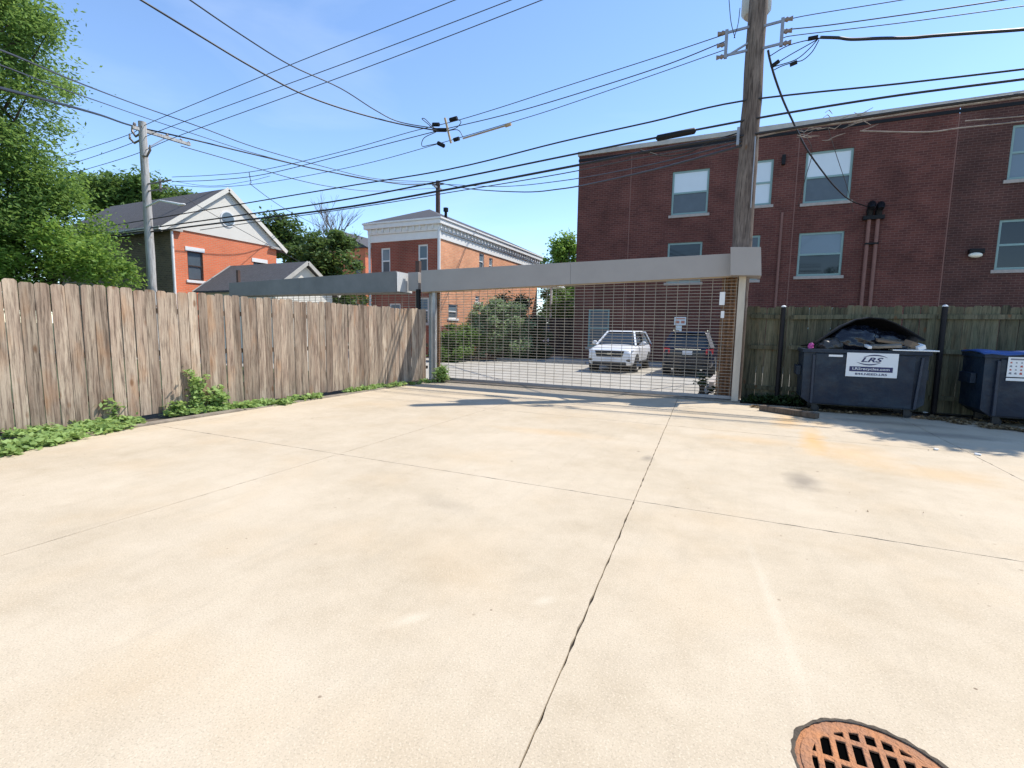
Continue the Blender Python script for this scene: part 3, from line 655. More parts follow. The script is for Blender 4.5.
m_ = MB(); wall(m_, fb, XJ2 + .01, XR, 0, TOP, [w_[:4] for w_ in wins if w_[0] > XJ2]); MBD.part(m_, 'wall', MT['brickd'], fix=False, label='browner brick wall right of the expansion joint')
for w_ in wins: window(MBD, fb, *w_[:4], 'teal', w_[4], w_[5], sill='stone', fw_=.085)
m_ = MB(); m_.box((XL - .06, BY - .09, TOP - .005), (XR, BY + .35, TOP + .20)); MBD.part(m_, 'coping', MT['coping'], bevel=.01)
m_ = MB(); m_.box((XL - .02, BY - .03, TOP - .28), (XR, BY - .004, TOP - .16)); MBD.part(m_, 'flashing', MT['lid'])
m_ = MB(); m_.box((XL + .1, BY + .36, TOP - .3), (XR, BY + 14, TOP - .2)); MBD.part(m_, 'roof', MT['asphalt'])
for x in (XJ1, 1.9, XJ2):
    m_ = MB(); m_.box((x - .018, BY - .006, 0), (x + .018, BY + .02, TOP - .3)); MBD.part(m_, 'expansion_joint', MT['conduit'])
for x, zt in ((1.45, 6.9), ):
    m_ = MB(); m_.cyl((x, BY - .06, 0), (x, BY - .06, zt), .055, 8); MBD.part(m_, 'conduit', MT['conduit'])
for x, zt in ((4.62, 6.5), (4.92, 6.45)):
    m_ = MB(); m_.cyl((x, BY - .1, 0), (x, BY - .1, zt), .075, 10); p = MBD.part(m_, 'conduit', MT['conduit'])
    m_ = MB(); m_.tube([(x, BY - .1, zt - .02), (x, BY - .13, zt + .25), (x + .02, BY - .3, zt + .42), (x + .02, BY - .42, zt + .25)], [.11, .13, .15, .1], 10); MBD.part(m_, 'service_head', MT['lid'], parent=p)
for bb in (((4.55, BY - .19, 5.35), (5.0, BY - .004, 5.42)), ((4.4, BY - .22, 6.35), (5.12, BY - .02, 6.5))):
    m_ = MB(); m_.box(*bb); MBD.part(m_, 'pipe_bracket', MT['lid'])
m_ = MB(); m_.box((-.02 + 1.3, BY - .2, 8.0 + .9), (1.42, BY - .004, 9.3)); MBD.part(m_, 'junction_box', MT['lid'])
lp = Vector((8.13, BY, 4.78))
m_ = MB(); m_.box((7.9, BY - .25, 4.82), (8.36, BY - .004, 5.0)); L_ = MBD.part(m_, 'wall_light', MT['lid'], bevel=.03)
m_ = MB(); m_.ball((8.1, BY - .2, 4.76), (.22, .14, .1), 12, 6); MBD.part(m_, 'lens', MT['lamp'], parent=L_)
# parking sign on the wall
SG = FarThing('parking_sign', (-2.85, BY + 2.96, 2.2), 'small white parking sign on the brick wall above the dark blue car', 'sign')
m_ = MB(); m_.box((-2.82, BY - .05, 1.98), (-2.28, BY - .025, 2.36)); SG.part(m_, 'plate', MT['paper'])
m_ = MB(); m_.box((-2.74, BY - .05, 1.45), (-2.46, BY - .025, 1.95)); SG.part(m_, 'plate', MT['paper'])
m_ = MB(); m_.box((-2.76, BY - .056, 2.25), (-2.34, BY - .052, 2.31)).box((-2.76, BY - .056, 2.06), (-2.58, BY - .052, 2.18)).box((-2.5, BY - .056, 2.06), (-2.34, BY - .052, 2.18)); SG.part(m_, 'lettering', MT['redink'])

# left house with lit gable --------------------------------------------
LH = Thing('brick_house', (-24, 14.5, 0), 'bright red brick house with cream gable and small round window beyond the plank fence', 'house')
GX = -24.0; ya, yb = 14.5, 20.2; ze = 6.0; zr = 8.35
fh = lambda u, z, d: Vector((GX - d, u, z))
ws = [(15.2, 15.95, 3.72, 5.08), (18.72, 19.5, 3.9, 5.02), (18.2, 19.0, .9, 2.3)]
m_ = MB(); wall(m_, fh, ya, yb, 0, ze, ws); LH.part(m_, 'wall', MT['brickh'], fix=False)
m_ = MB(); m_.quad((GX, ya, 0), (-34, ya, 0), (-34, ya, ze), (GX, ya, ze)); LH.part(m_, 'wall', MT['brickg'], fix=False, label='side wall of the house, its shade put into a dark tan brick')
m_ = MB(); m_.quad((GX, yb, 0), (-34, yb, 0), (-34, yb, ze), (GX, yb, ze)); LH.part(m_, 'wall', MT['brickh'], fix=False)
window(LH, fh, *ws[0], 'brown', 'screen', 'screen', 'white', 'white'); window(LH, fh, *ws[1], 'brown', 'glassb', 'glassb', 'white', 'white'); window(LH, fh, *ws[2], 'brown', 'glass', 'glass', 'white', 'white')
ym = (ya + yb) / 2
m_ = MB(); m_.prism([(ya - .25, ze), (yb + .25, ze), (ym, zr)], 'x', GX - .05, GX + .05); g_ = LH.part(m_, 'gable', MT['siding'])
m_ = MB(); c_ = Vector((GX, ym - .05, 6.95)); m_.tube([c_ + Vector((.02, 0, 0)), c_ + Vector((.09, 0, 0))], .40, 24); rw = LH.part(m_, 'round_window', MT['whited'])
m_ = MB(); m_.tube([c_ + Vector((.07, 0, 0)), c_ + Vector((.10, 0, 0))], .33, 24); LH.part(m_, 'pane', MT['glassb'], parent=rw)
def roofslab(T, x0, x1, y0, z0, y1, z1, th, m, ovx=.25):
    mm = MB(); mm.hexa([Vector(v) for v in ((x0, y0, z0), (x1, y0, z0), (x1, y1, z1), (x0, y1, z1), (x0, y0, z0 + th), (x1, y0, z0 + th), (x1, y1, z1 + th), (x0, y1, z1 + th))]); return T.part(mm, 'roof', MT[m])
k = (zr - ze) / (ym - ya + .25)
roofslab(LH, -34.3, GX + .18, ya - .55, ze - .3 * k + .02, ym, zr + .02, .1, 'shingle'); roofslab(LH, -34.3, GX + .18, yb + .55, ze - .3 * k + .02, ym, zr + .02, .1, 'shingle')
m_ = MB()
for y in (ya - .57, yb + .57): m_.bar((GX + .2, y, ze - .3 * k + .03), (GX + .2, ym, zr + .07), .04, .2)
LH.part(m_, 'rake_board', MT['siding'])
m_ = MB(); m_.bar((GX + .25, ya - .6, ze - .12), (-34, ya - .6, ze - .12), .12, .13); LH.part(m_, 'gutter', MT['whited'])
m_ = MB(); m_.cyl((GX + .04, ya + .02, 0), (GX + .04, ya + .02, ze - .1), .06, 8); LH.part(m_, 'downspout', MT['white'])
for a_, b_ in ((ya - .4, ya + .45), (yb + .4, yb - .45)):
    m_ = MB(); m_.bar((GX + .1, a_, ze - .06), (GX + .1, b_, ze - .06), .16, .12); LH.part(m_, 'cornice_return', MT['coping'])

# garage in front of the left house -----------------------------------
GA = Thing('garage', (-19, 15, 0), 'low garage with grey shingled roof and small cream gable before the red brick house', 'garage')
g0 = PX(291, 282, -17.6); gp = PX(308, 264, -17.6); g1 = PX(323, 278, -17.6)
hw_ = (g1.y - g0.y) / 2; gm = gp.y; zg = gp.z; zge = zg - 1.15; hw_ = max(1.6, hw_)
GL0 = -22.7
m_ = MB(); m_.prism([(gm - hw_, 0), (gm + hw_, 0), (gm + hw_, zge), (gm, zg - .05), (gm - hw_, zge)], 'x', -22.5, -17.8); GA.part(m_, 'wall', MT['siding'])
k2 = (zg - zge) / hw_
for s in (-1, 1):
    roofslab(GA, GL0, -17.6, gm + s * (hw_ + .3), zge - .3 * k2 + .03, gm, zg + .03, .08, 'shingle2')
m_ = MB()
for s in (-1, 1):
    for xx in (-17.58, GL0 - .02): m_.bar((xx, gm + s * (hw_ + .3), zge - .3 * k2 + .05), (xx, gm, zg + .06), .04, .16)
GA.part(m_, 'rake_board', MT['coping'])

# middle house --------------------------------------------------------
MH = Thing('brick_house', (-14.9, 22.9, 0), 'two storey orange brick house with white bracketed cornice beyond the hedge', 'house')
hx0, hx1, hy0, hy1 = -19.55, -14.95, 22.95, 37.4; zt = 6.5
fy = lambda u, z, d: Vector((u, hy0 + d, z)); fx = lambda u, z, d: Vector((hx1 - d, u, z))
w1 = [(-18.85, -18.2, 4.66, 6.12), (-16.3, -15.65, 4.66, 6.18), (-18.3, -17.5, 2.0, 3.0), (-16.25, -15.6, 1.9, 3.3)]
w2 = [(27.55, 28.2, 5.35, 6.35), (28.9, 29.4, 5.3, 6.25), (23.95, 24.95, 2.2, 3.0), (27.1, 27.6, 3.3, 3.7), (33.2, 33.8, 5.2, 6.1), (34.4, 34.9, 2.0, 3.2)]
m_ = MB(); wall(m_, fy, hx0, hx1, 0, zt, w1); MH.part(m_, 'wall', MT['brickr'], fix=False, label='front wall of the house, its shade put into a darker red brick')
m_ = MB(); wall(m_, fx, hy0, hy1, 1.75, zt, w2); m_.quad((hx0, hy0, 0), (hx0, hy1, 0), (hx0, hy1, zt), (hx0, hy0, zt)); MH.part(m_, 'wall', MT['bricko'], fix=False)
m_ = MB(); m_.box((hx1 - .3, hy0 + .01, 0), (hx1 + .05, hy1, 1.75)); MH.part(m_, 'foundation', MT['brickb'])
for w_ in w1: window(MH, fy, *w_, 'whited', 'glassb', 'screen', 'stone', None, fw_=.09)
for w_ in w2: window(MH, fx, *w_, 'white', 'glassb', 'screen', 'white', None, fw_=.06)
m_ = MB()
for (o1, z0, z1) in ((.06, zt - .06, zt + .36), (.14, zt + .36, zt + .66), (.3, zt + .66, zt + .9), (.36, zt + .9, zt + 1.0)):
    m_.box((hx0 - o1, hy0 - o1, z0), (hx1 + o1, hy1 + o1, z1 - .003))
MH.part(m_, 'cornice', MT['white'], bevel=.02)
y = hy0 - .1
while y < hy1:
    m_ = MB(); m_.box((hx1 + .142, y, zt + .44), (hx1 + .22, y + .1, zt + .655)); MH.part(m_, 'dentil', MT['whited']); y += .42
x = hx0 + .1
while x < hx1:
    m_ = MB(); m_.box((x, hy0 - .22, zt + .44), (x + .1, hy0 - .142, zt + .655)); MH.part(m_, 'dentil', MT['whited']); x += .42
m_ = MB(); zb = zt + 1.001; o1 = .34; apex = [(hx0 + 2.2, hy0 + 2.7, zb + 1.25), (hx0 + 2.2, hy1 - 2.6, zb + 1.25)]
base = [(hx0 - o1, hy0 - o1, zb), (hx1 + o1, hy0 - o1, zb), (hx1 + o1, hy1 + o1, zb), (hx0 - o1, hy1 + o1, zb)]
m_.add(base + apex, [(0, 1, 4), (1, 2, 5, 4), (2, 3, 5), (3, 0, 4, 5), (3, 2, 1, 0)]); MH.part(m_, 'roof', MT['shingle2'])
m_ = MB(); m_.cyl((-17.6, 24.3, zb), (-17.6, 24.3, zb + .55), .07, 8); MH.part(m_, 'vent_pipe', MT['lid'])
m_ = MB(); m_.cyl((-18.6, 23.9, zb), (-18.6, 23.9, zb + .4), .16, 10); MH.part(m_, 'vent_pipe', MT['lid'])
m_ = MB(); m_.cyl((-15.1, 23.9, zb), (-15.1, 23.9, zb + .6), .08, 8).cyl((-15.1, 23.9, zb + .55), (-15.1, 23.9, zb + .75), .14, 8); MH.part(m_, 'vent_pipe', MT['lid'])
m_ = MB(); m_.cyl((hx1 + .07, hy0 - .07, 0), (hx1 + .07, hy0 - .07, zt + .5), .085, 8); MH.part(m_, 'downspout', MT['whited'])
m_ = MB(); m_.cyl((hx0 - .07, hy0 - .07, 0), (hx0 - .07, hy0 - .07, zt + .4), .07, 8); MH.part(m_, 'downspout', MT['whited'])
m_ = MB(); m_.box((-15.5, hy1 + .1, 0), (-13.9, hy1 + 2.2, 2.6)).box((-13.95, hy1 + .3, 2.6), (-13.8, hy1 + .45, 5.2)).prism([(hy1, 5.2), (hy1 + 3, 5.2), (hy1 + 1.5, 6.2)], 'x', -15.6, -13.6); MH.part(m_, 'rear_porch', MT['whited'])

# far red house between the trees
FHs = Thing('brick_house', (-38, 40, 0), 'small distant red brick house glimpsed beside the bare tree', 'house')
p, q = PD(346, 249, 52), PD(373, 276, 52)
m_ = MB(); fz = lambda u, z, d: Vector((u, p.y + d, z)); wall(m_, fz, p.x - 5, q.x - .2, 0, p.z, [(q.x - 1.6, q.x - .8, p.z - 2.6, p.z - 1.2)]); m_.quad((q.x - .2, p.y, 0), (q.x - .2, p.y + 6, 0), (q.x - .2, p.y + 6, p.z), (q.x - .2, p.y, p.z)); FHs.part(m_, 'wall', MT['brickh'], fix=False)
window(FHs, fz, q.x - 1.6, q.x - .8, p.z - 2.6, p.z - 1.2, 'brown', 'glass', 'glass')
m_ = MB(); m_.prism([(p.x - 5.3, p.z), (q.x + .3, p.z), ((p.x + q.x) / 2 - 2.5, p.z + 2)], 'y', p.y - .2, p.y + 6); FHs.part(m_, 'roof', MT['shingle'])

# dark board fence far behind the lot + van
BF = Thing('board_fence', (-13, 31, 0), 'dark shaded board fence at the far left end of the parking lot', 'fence')
m_ = MB(); x = -11.1
rr = random.Random(9)
while x < -9.2: m_.box((x, 30 + rr.uniform(0, .02), 0), (x + .2, 30.05, 2.4 + rr.uniform(-.03, .03))); x += .212
BF.part(m_, 'board_panel', MT['brownw'])
for xx in (-11.0, -9.4):
    m_ = MB(); m_.box((xx - .06, 30.06, 0), (xx + .06, 30.18, 2.1)); BF.part(m_, 'post', MT['rail'])
m_ = MB(); m_.bar((-11.1, 30.1, .5), (-9.3, 30.1, .5), .05, .1).bar((-11.1, 30.1, 1.6), (-9.3, 30.1, 1.6), .05, .1); BF.part(m_, 'rail', MT['rail'])

# ------------------------------------------------------------------ utility poles
def jag(x0, y0, z0, x1, y1, z1, r0_, r1_, n=18, seed=1, k=.012):
    q = random.Random(seed); P = []; Rr = []
    for i in range(n + 1):
        t = i / n; P.append((x0 + (x1 - x0) * t + q.uniform(-k, k), y0 + (y1 - y0) * t, z0 + (z1 - z0) * t)); Rr.append((r0_ + (r1_ - r0_) * t) * (1 + q.uniform(-.02, .02)))
    return P, Rr
BP = Thing('utility_pole', (-.02, 13.55, 0), 'thick brown wooden utility pole rising behind the gate end box', 'utility pole')
m_ = MB(); P_, R__ = jag(-.05, 13.45, 0, -.02, 13.45, 11.6, .245, .19); m_.tube(P_, R__, 14); BP.part(m_, 'pole', MT['pole'])
p = PY(746, 128, 13.2); m_ = MB(); m_.box((p.x - .19, 13.2, p.z - .35), (p.x - .13, 13.3, p.z + .05)).cyl((p.x + .2, 13.3, 3.4), (p.x + .2, 13.3, 6.2), .03, 6); BP.part(m_, 'riser_pipe', MT['steel'])
for sx, pxa, ya_, yb_ in ((-1, 727, 30, 58), (1, 783, 18, 46)):
    a = PY(pxa, ya_, 13.3); b = PY(pxa, yb_, 13.3)
    m_ = MB(); m_.bar((a.x, 13.3, b.z), (a.x, 13.3, a.z), .07, .07)
    for z in (a.z - .06, b.z + .06):
        m_.bar((a.x, 13.3, z), (-.02 - sx * -.1, 13.35, z + (.05 if sx < 0 else 0)), .035, .05)
    if sx < 0: m_.bar((a.x, 13.3, b.z + .03), (-.15, 13.35, b.z + .28), .03, .04)
    br = BP.part(m_, 'bracket', MT['steel'])
    for k, z in enumerate((a.z - .05, (a.z + b.z) / 2, b.z + .05)):
        m_ = MB(); m_.tube([(a.x + sx * .03, 13.3, z), (a.x + sx * .09, 13.3, z), (a.x + sx * .12, 13.3, z), (a.x + sx * .2, 13.3, z)], [.03, .06, .035, .055], 8); BP.part(m_, 'insulator', MT['insul'], parent=br)
m_ = MB(); t0 = PY(756, 12, 13.75); m_.tube([(t0.x + .0, 13.9, t0.z), (t0.x, 13.9, t0.z + .08), (t0.x, 13.9, t0.z + 1.0), (t0.x, 13.9, t0.z + 1.06)], [.26, .33, .33, .26], 20); TC = BP.part(m_, 'transformer', MT['can'])
m_ = MB(); m_.tube([(t0.x - .2, 13.8, t0.z + 1.06), (t0.x - .2, 13.8, t0.z + 1.4)], [.06, .04], 8); BP.part(m_, 'bushing', MT['insul'], parent=TC)
LPx = PY(147.5, 200, 13.3).x
LPt = Thing('utility_pole', (LPx, 13.3, 0), 'pale grey wooden utility pole with short crossarm behind the plank fence', 'utility pole')
pt = PY(142, 122, 13.3)
m_ = MB(); P_, R__ = jag(LPx - .04, 13.3, 0, pt.x, 13.3, pt.z, .19, .15, seed=4); m_.tube(P_, R__, 12); LPt.part(m_, 'pole', MT['poleg'])
m_ = MB(); za = pt.z - .35; m_.bar((pt.x, 12.9, za), (pt.x, 15.3, za + .1), .12, .12); ar = LPt.part(m_, 'crossarm', MT['poleg'])
m_ = MB(); m_.bar((pt.x, 13.3, za - .8), (pt.x, 14.2, za), .05, .04); LPt.part(m_, 'brace', MT['steel'])
for y in (13.0, 14.3, 14.9, 15.25):
    m_ = MB(); m_.tube([(pt.x, y, za + .06), (pt.x, y, za + .14), (pt.x, y, za + .22)], [.03, .07, .04], 8); LPt.part(m_, 'insulator', MT['insul'], parent=ar)
for dx, dz in ((-.75, -.55), (-.55, -.3), (.62, -1.2)):
    m_ = MB(); m_.tube([(pt.x, 13.2, pt.z + dz - .2), (pt.x + dx * .6, 13.2, pt.z + dz - .28), (pt.x + dx, 13.2, pt.z + dz - .05), (pt.x + dx, 13.2, pt.z + dz + .15)], [.04, .04, .05, .03], 8); LPt.part(m_, 'standoff', MT['insul'])
b0 = PY(171, 177, 13.3); b1 = PY(171, 190, 13.3); b2 = PY(160, 180, 13.3)
m_ = MB(); m_.bar((pt.x, 13.3, b0.z - .12), (b0.x, 13.3, b0.z - .12), .05).bar((pt.x, 13.3, b1.z + .1), (b0.x - .3, 13.3, b1.z + .1), .05).bar((b2.x, 13.3, b1.z), (b2.x, 13.3, b0.z), .07); LPt.part(m_, 'bracket', MT['insul'])
s0 = PY(160, 203, 13.0); s1 = PY(172, 206, 12.6)
m_ = MB(); m_.tube([(pt.x + .1, 13.2, s0.z), (s0.x, 13.0, s0.z + .1), (s1.x + .6, 12.6, s1.z)], [.04, .04, .05], 8).ball((s1.x + .6, 12.6, s1.z), (.22, .10, .05), 10, 6); LPt.part(m_, 'street_light_arm', MT['white'])
# far pole behind middle house
FP = Thing('utility_pole', (-21.55, 33, 0), 'distant dark utility pole standing up behind the bracketed cornice of the orange house', 'utility pole')
ft = PY(438, 181, 33)
m_ = MB(); m_.tube([(ft.x, 33, 0), (ft.x, 33, ft.z)], [.22, .17], 10); FP.part(m_, 'pole', MT['darkpole'])
m_ = MB(); m_.bar((ft.x - .5, 33, ft.z - .25), (ft.x + .5, 33, ft.z - .25), .12).bar((ft.x, 32.5, ft.z - .5), (ft.x, 33.5, ft.z - .5), .12); FP.part(m_, 'crossarm', MT['steel'])

# ------------------------------------------------------------------ overhead wires
def spline(P, n=6):
    P = [Vector(p) for p in P]; Q = [P[0] * 2 - P[1]] + P + [P[-1] * 2 - P[-2]]; out = []
    for i in range(1, len(Q) - 2):
        for k in range(n):
            t = k / n; a, b, c, d = Q[i - 1:i + 3]
            out.append(.5 * ((2 * b) + (c - a) * t + (2 * a - 5 * b + 4 * c - d) * t * t + (3 * b - a - 3 * c + d) * t ** 3))
    return out + [P[-1]]
def wire(label, pts, r=.02, m='cable', grp='overhead cables in the alley', Y=13.3, name='overhead_cable', cat='cable', n=6, seg=5):
    W = [PY(p[0], p[1], p[2] if len(p) > 2 else Y) for p in pts]
    mb = MB(); mb.tube(spline(W, n), r, seg); return solo(mb, name, MT[m], W[0], label, cat, grp)
GC = 'cables running along the alley'; GP = 'bare conductors on brackets'; GT2 = 'top conductors'; GL = 'cables coming from the left edge'
wire('thin black cable highest of the three crossing from the brown pole past the bright gable', [(1060, 64), (1024, 69), (900, 83.5), (742, 101), (650, 122), (560, 142), (450, 169), (330, 189), (109, 226), (-20, 246)], .021, grp=GC)
wire('black cable with a thick splice, middle of the three crossing before the maroon building', [(1060, 74), (1024, 79), (900, 95), (804, 110), (742, 121), (654, 138), (560, 157), (442, 181), (330, 202), (200, 221), (-20, 252)], .026, grp=GC)
wire('thickest black cable, lowest of the three, skirting the roof edge of the maroon building', [(1060, 90), (1024, 94), (930, 107), (850, 119), (742, 136), (660, 149), (560, 168.5), (450, 189), (330, 209.5), (172, 229), (-20, 255)], .033, grp=GC)
wire('thin cable just under the thickest cable above the orange house', [(742, 140), (640, 158), (560, 174), (446, 193), (360, 207), (200, 230)], .014, 'cable2', grp=GC)
wire('loosely sagging dark cable between the far pole and the maroon building', [(742, 146, 13.3), (680, 163, 15), (640, 173, 17), (590, 184, 20), (560, 189, 23), (524, 192, 26), (471, 189, 30), (440, 183, 33)], .03, 'cable2', grp=GC)
wire('faint thin cable sagging just above the loosest one left of the maroon building', [(742, 142, 13.3), (640, 167, 17), (560, 181, 23), (500, 186.5, 28), (440, 184, 33)], .02, 'cable2', grp=GC)
sp0, sp1 = PY(656, 138.5, 13.3), PY(696, 130.5, 13.3)
mb = MB(); mb.tube([sp0, sp0.lerp(sp1, .04), sp0.lerp(sp1, .96), sp1], [.03, .075, .075, .03], 10); solo(mb, 'splice_case', MT['lid'], sp0, 'black cylindrical splice case on the cable in front of the maroon building roof', 'splice case')
# worn pale strand along the roof edge
wire('pale worn strand running just under the roof edge of the maroon building', [(1060, 92), (1024, 97), (930, 110), (850, 122), (800, 128), (752, 138)], .016, 'pale', Y=13.35, grp='pale worn strands')
wire('pale worn strand below the roof edge, nearly level at the right', [(1060, 115), (1024, 121), (960, 128), (925, 132), (860, 131)], .014, 'pale', Y=14, grp='pale worn strands')
wire('short pale worn strand ending loose at the far right of the maroon building', [(1060, 112), (1024, 116), (965, 121)], .012, 'pale', Y=14, grp='pale worn strands')
rr = random.Random(21)
tg = MB()
for i in range(26):
    x = rr.uniform(795, 862); y = 131 - (x - 795) * .12 + rr.gauss(0, 6); a = PY(x, y, 13.6 + rr.uniform(-.2, .3))
    L_ = rr.uniform(.15, .5); th = rr.uniform(-.5, .7); c_ = a + Vector((L_ * cos(th), rr.uniform(-.1, .1), L_ * sin(th) * .6)); mid_ = (a + c_) / 2 + Vector((0, 0, rr.uniform(-.08, .08)))
    tg.tube([a, mid_, c_], [.006, .012, .005], 4)
solo(tg, 'dead_vine', MT['pale'], PY(820, 130, 13.6), 'tangle of dead pale vine twigs caught on the cables by the roof edge', 'dead vine', kind='stuff')
wire('left of two thin slack wires hanging in front of the upper window', [(800, 128, 13.8), (812, 150, 14.5), (806, 176, 16), (798, 205, 18)], .008, 'cable2', 'slack wires before the upper window')
wire('right of two thin slack wires hanging in front of the upper window', [(828, 128, 13.8), (838, 160, 15), (848, 190, 17), (853, 212, 18)], .008, 'cable2', 'slack wires before the upper window')
wire('dark slack wire looping below the splice case', [(640, 150, 13.3), (665, 156, 13.4), (690, 152, 13.4), (712, 141, 13.4), (738, 133, 13.3)], .016, 'cable', 'slack wires before the upper window')
# bracket conductors
k1 = [(726, 34), (660, 56), (560, 88), (500, 107.5), (455, 121), (410, 132), (340, 152), (262, 170), (215, 175), (172, 177)]
k2 = [(726, 41), (660, 67), (560, 99), (500, 116), (437, 131), (351, 153), (266, 174), (215, 180), (172, 181.5)]
k3 = [(724, 50), (660, 72.6), (560, 107), (512, 122), (441, 143), (360, 165), (270, 182), (215, 187), (172, 185)]
wire('topmost of three thin conductors leaving the left bracket of the brown pole', k1, .011, 'cable2', GP)
wire('middle of three thin conductors leaving the left bracket of the brown pole', k2, .013, 'cable2', GP)
wire('lowest of three thin conductors leaving the left bracket of the brown pole', k3, .010, 'cable2', GP)
wire('topmost of three thin conductors leaving the right bracket of the brown pole', [(783, 22), (804, 16), (902, 0), (1000, -17)], .010, 'cable2', GP)
wire('middle of three thin conductors leaving the right bracket of the brown pole', [(783, 30), (830, 25), (920, 12.5), (1004, 0), (1060, -9)], .013, 'cable2', GP)
wire('lowest of three thin conductors leaving the right bracket of the brown pole', [(783, 38), (798, 35), (900, 23), (1024, 6), (1080, -2)], .010, 'cable2', GP)
# top conductors crossing to the pale pole
wire('topmost thin line climbing from the pale pole to the top of the picture', [(20, 169), (67, 155), (128, 135), (154, 121), (300, 61), (455, 0), (560, -44)], .013, 'cable2', GT2)
wire('second thin line climbing from the pale pole to the top of the picture', [(20, 178), (77, 162), (127, 145), (167, 128), (340, 65), (511, 0), (600, -36)], .013, 'cable2', GT2)
wire('third and lowest thin line climbing from the pale pole to the top of the picture', [(20, 187), (73, 173), (133, 155), (181, 135), (360, 70), (542, 0), (640, -40)], .013, 'cable2', GT2)
# heavy service cables from behind the camera to the spacer node
wire('heavy black service cable sweeping down from the top left corner to the spacer', [(60, -50, 5.0), (141, 0, 6), (200, 36, 7.2), (250, 66, 8.3), (300, 93, 9.6), (350, 111, 11), (400, 124, 12.4), (440, 131, 13.3)], .02, 'cable', GL)
wire('second heavy service cable above the first, with a dip before the spacer', [(140, -35, 5.0), (190, 0, 6), (240, 34, 7.2), (290, 65, 8.8), (340, 88, 10.3), (375, 110, 11.6), (400, 122, 12.4), (440, 129, 13.3)], .014, 'cable', GL)
m_ = MB(); a = PY(445, 118, 13.3); b = PY(451, 143, 13.3); m_.bar(a, b, .05, .05)
SPC = Thing('line_spacer', a, 'pale vertical line spacer with black clamps and wire loops hanging in mid air', 'line spacer')
SPC.part(m_, 'bar', MT['tan'])
m_ = MB(); a = PY(463, 138.5, 13.3); b = PY(511, 124, 13.3); m_.tube([a, a.lerp(b, .88), a.lerp(b, .89), b], [.025, .025, .055, .045], 8); SPC.part(m_, 'strain_insulator', MT['tan'])
for (x, y, x2, y2) in ((433, 124.5, 439, 124.5), (450, 120, 457, 118), (438, 143, 444, 146), (454, 140, 459, 138.5), (434, 130, 446, 130)):
    a = PY(x, y, 13.3); b = PY(x2, y2, 13.3); m_ = MB(); m_.tube([a, b], .06, 8); SPC.part(m_, 'clamp', MT['lid'])
for L_ in ([(435, 131), (428, 124), (422, 119), (425, 119), (432, 126), (437, 131)], [(436, 132), (424, 138), (422, 146), (430, 145), (440, 143)], [(457, 119), (461, 122), (456, 128), (446, 131)], [(446, 131), (458, 130), (463, 137)]):
    m_ = MB(); m_.tube(spline([PY(x, y, 13.3) for x, y in L_], 5), .012, 5); SPC.part(m_, 'wire_loop', MT['cable2'])
# cables from the left edge to the far pole
wire('topmost cable from the left edge behind the locust tree to the far pole', [(-60, 33, 4), (0, 50, 5.3), (60, 75, 7.6), (100, 91, 10), (143, 107, 14), (200, 127, 16), (257, 148, 19), (325, 167, 24), (378, 179, 28), (438, 182, 33)], .022, 'cable2', GL)
wire('second cable from the left edge, slightly below the topmost, to the far pole', [(-60, 46, 4), (0, 65, 5.3), (60, 88, 7.6), (100, 102, 10), (143, 117, 14), (200, 136, 16), (257, 154, 19), (325, 171, 24), (378, 181, 28), (438, 184, 33)], .016, 'cable2', GL)
wire('thickest purple-black cable from the left edge passing just over the pale pole top', [(-60, 73, 4), (0, 88, 5.3), (50, 101, 7.3), (100, 115, 10.2), (133, 126, 13.7), (190, 139, 15.6), (256, 155, 19), (330, 172, 24), (400, 184, 30), (438, 184, 33)], .036, 'cable', GL)
wire('thin line from the pale pole crossarm sagging low towards the far pole', [(181, 146, 13.6), (230, 160, 16), (298, 180, 20), (340, 188, 24), (378, 191, 28), (438, 188, 33)], .018, 'cable2', GL)
wire('thin drop wire from the pale pole bracket down across the round gable window', [(165, 184, 13.3), (184, 197, 14), (216, 216, 15), (254, 237, 17), (300, 262, 21)], .012, 'cable2', 'thin drop wires')
wire('thin drop wire with a kink descending right of the bright gable peak', [(249, 172, 13.3), (251, 182, 14), (254, 187, 15), (287, 210, 20), (330, 232, 26)], .014, 'cable2', 'thin drop wires')
wire('thin line between the pale pole and the cables above the gable', [(172, 181, 13.3), (210, 186, 13.3), (249, 181, 13.3), (270, 176, 13.3)], .008, 'cable2', 'thin drop wires')
# right side service bundle and drop
wire('thick wavy black cable leaving the brown pole towards the right edge', [(820, 37.5), (838, 38), (852, 39.5), (880, 38.5), (910, 38), (934, 36), (975, 33), (1024, 29.5), (1080, 23)], .034, 'cable', 'right service cables', Y=13.2)
wire('black drop cable hanging from the brown pole to the pipe heads on the wall', [(768, 50, 13.3), (770, 60, 13.4), (775, 78, 13.6), (783, 100, 14.2), (793, 122, 15.2), (806, 148, 17), (822, 171, 19), (836, 188, 21), (850, 200, 25), (868, 207, 27.6)], .026, 'cable', 'right service cables')
for q, L_ in enumerate(([(770, 56), (785, 47), (800, 42), (820, 38)], [(772, 66), (790, 55), (806, 46), (820, 38)], [(773, 67), (795, 60), (808, 50), (818, 39)], [(774, 70), (782, 66), (795, 62), (803, 60), (812, 52), (819, 40)])):
    wire(('uppermost', 'second', 'third', 'lowest')[q] + ' slack drip loop joining the wavy cable and the drop cable beside the brown pole', L_, .011, 'cable', 'drip loops beside the brown pole')
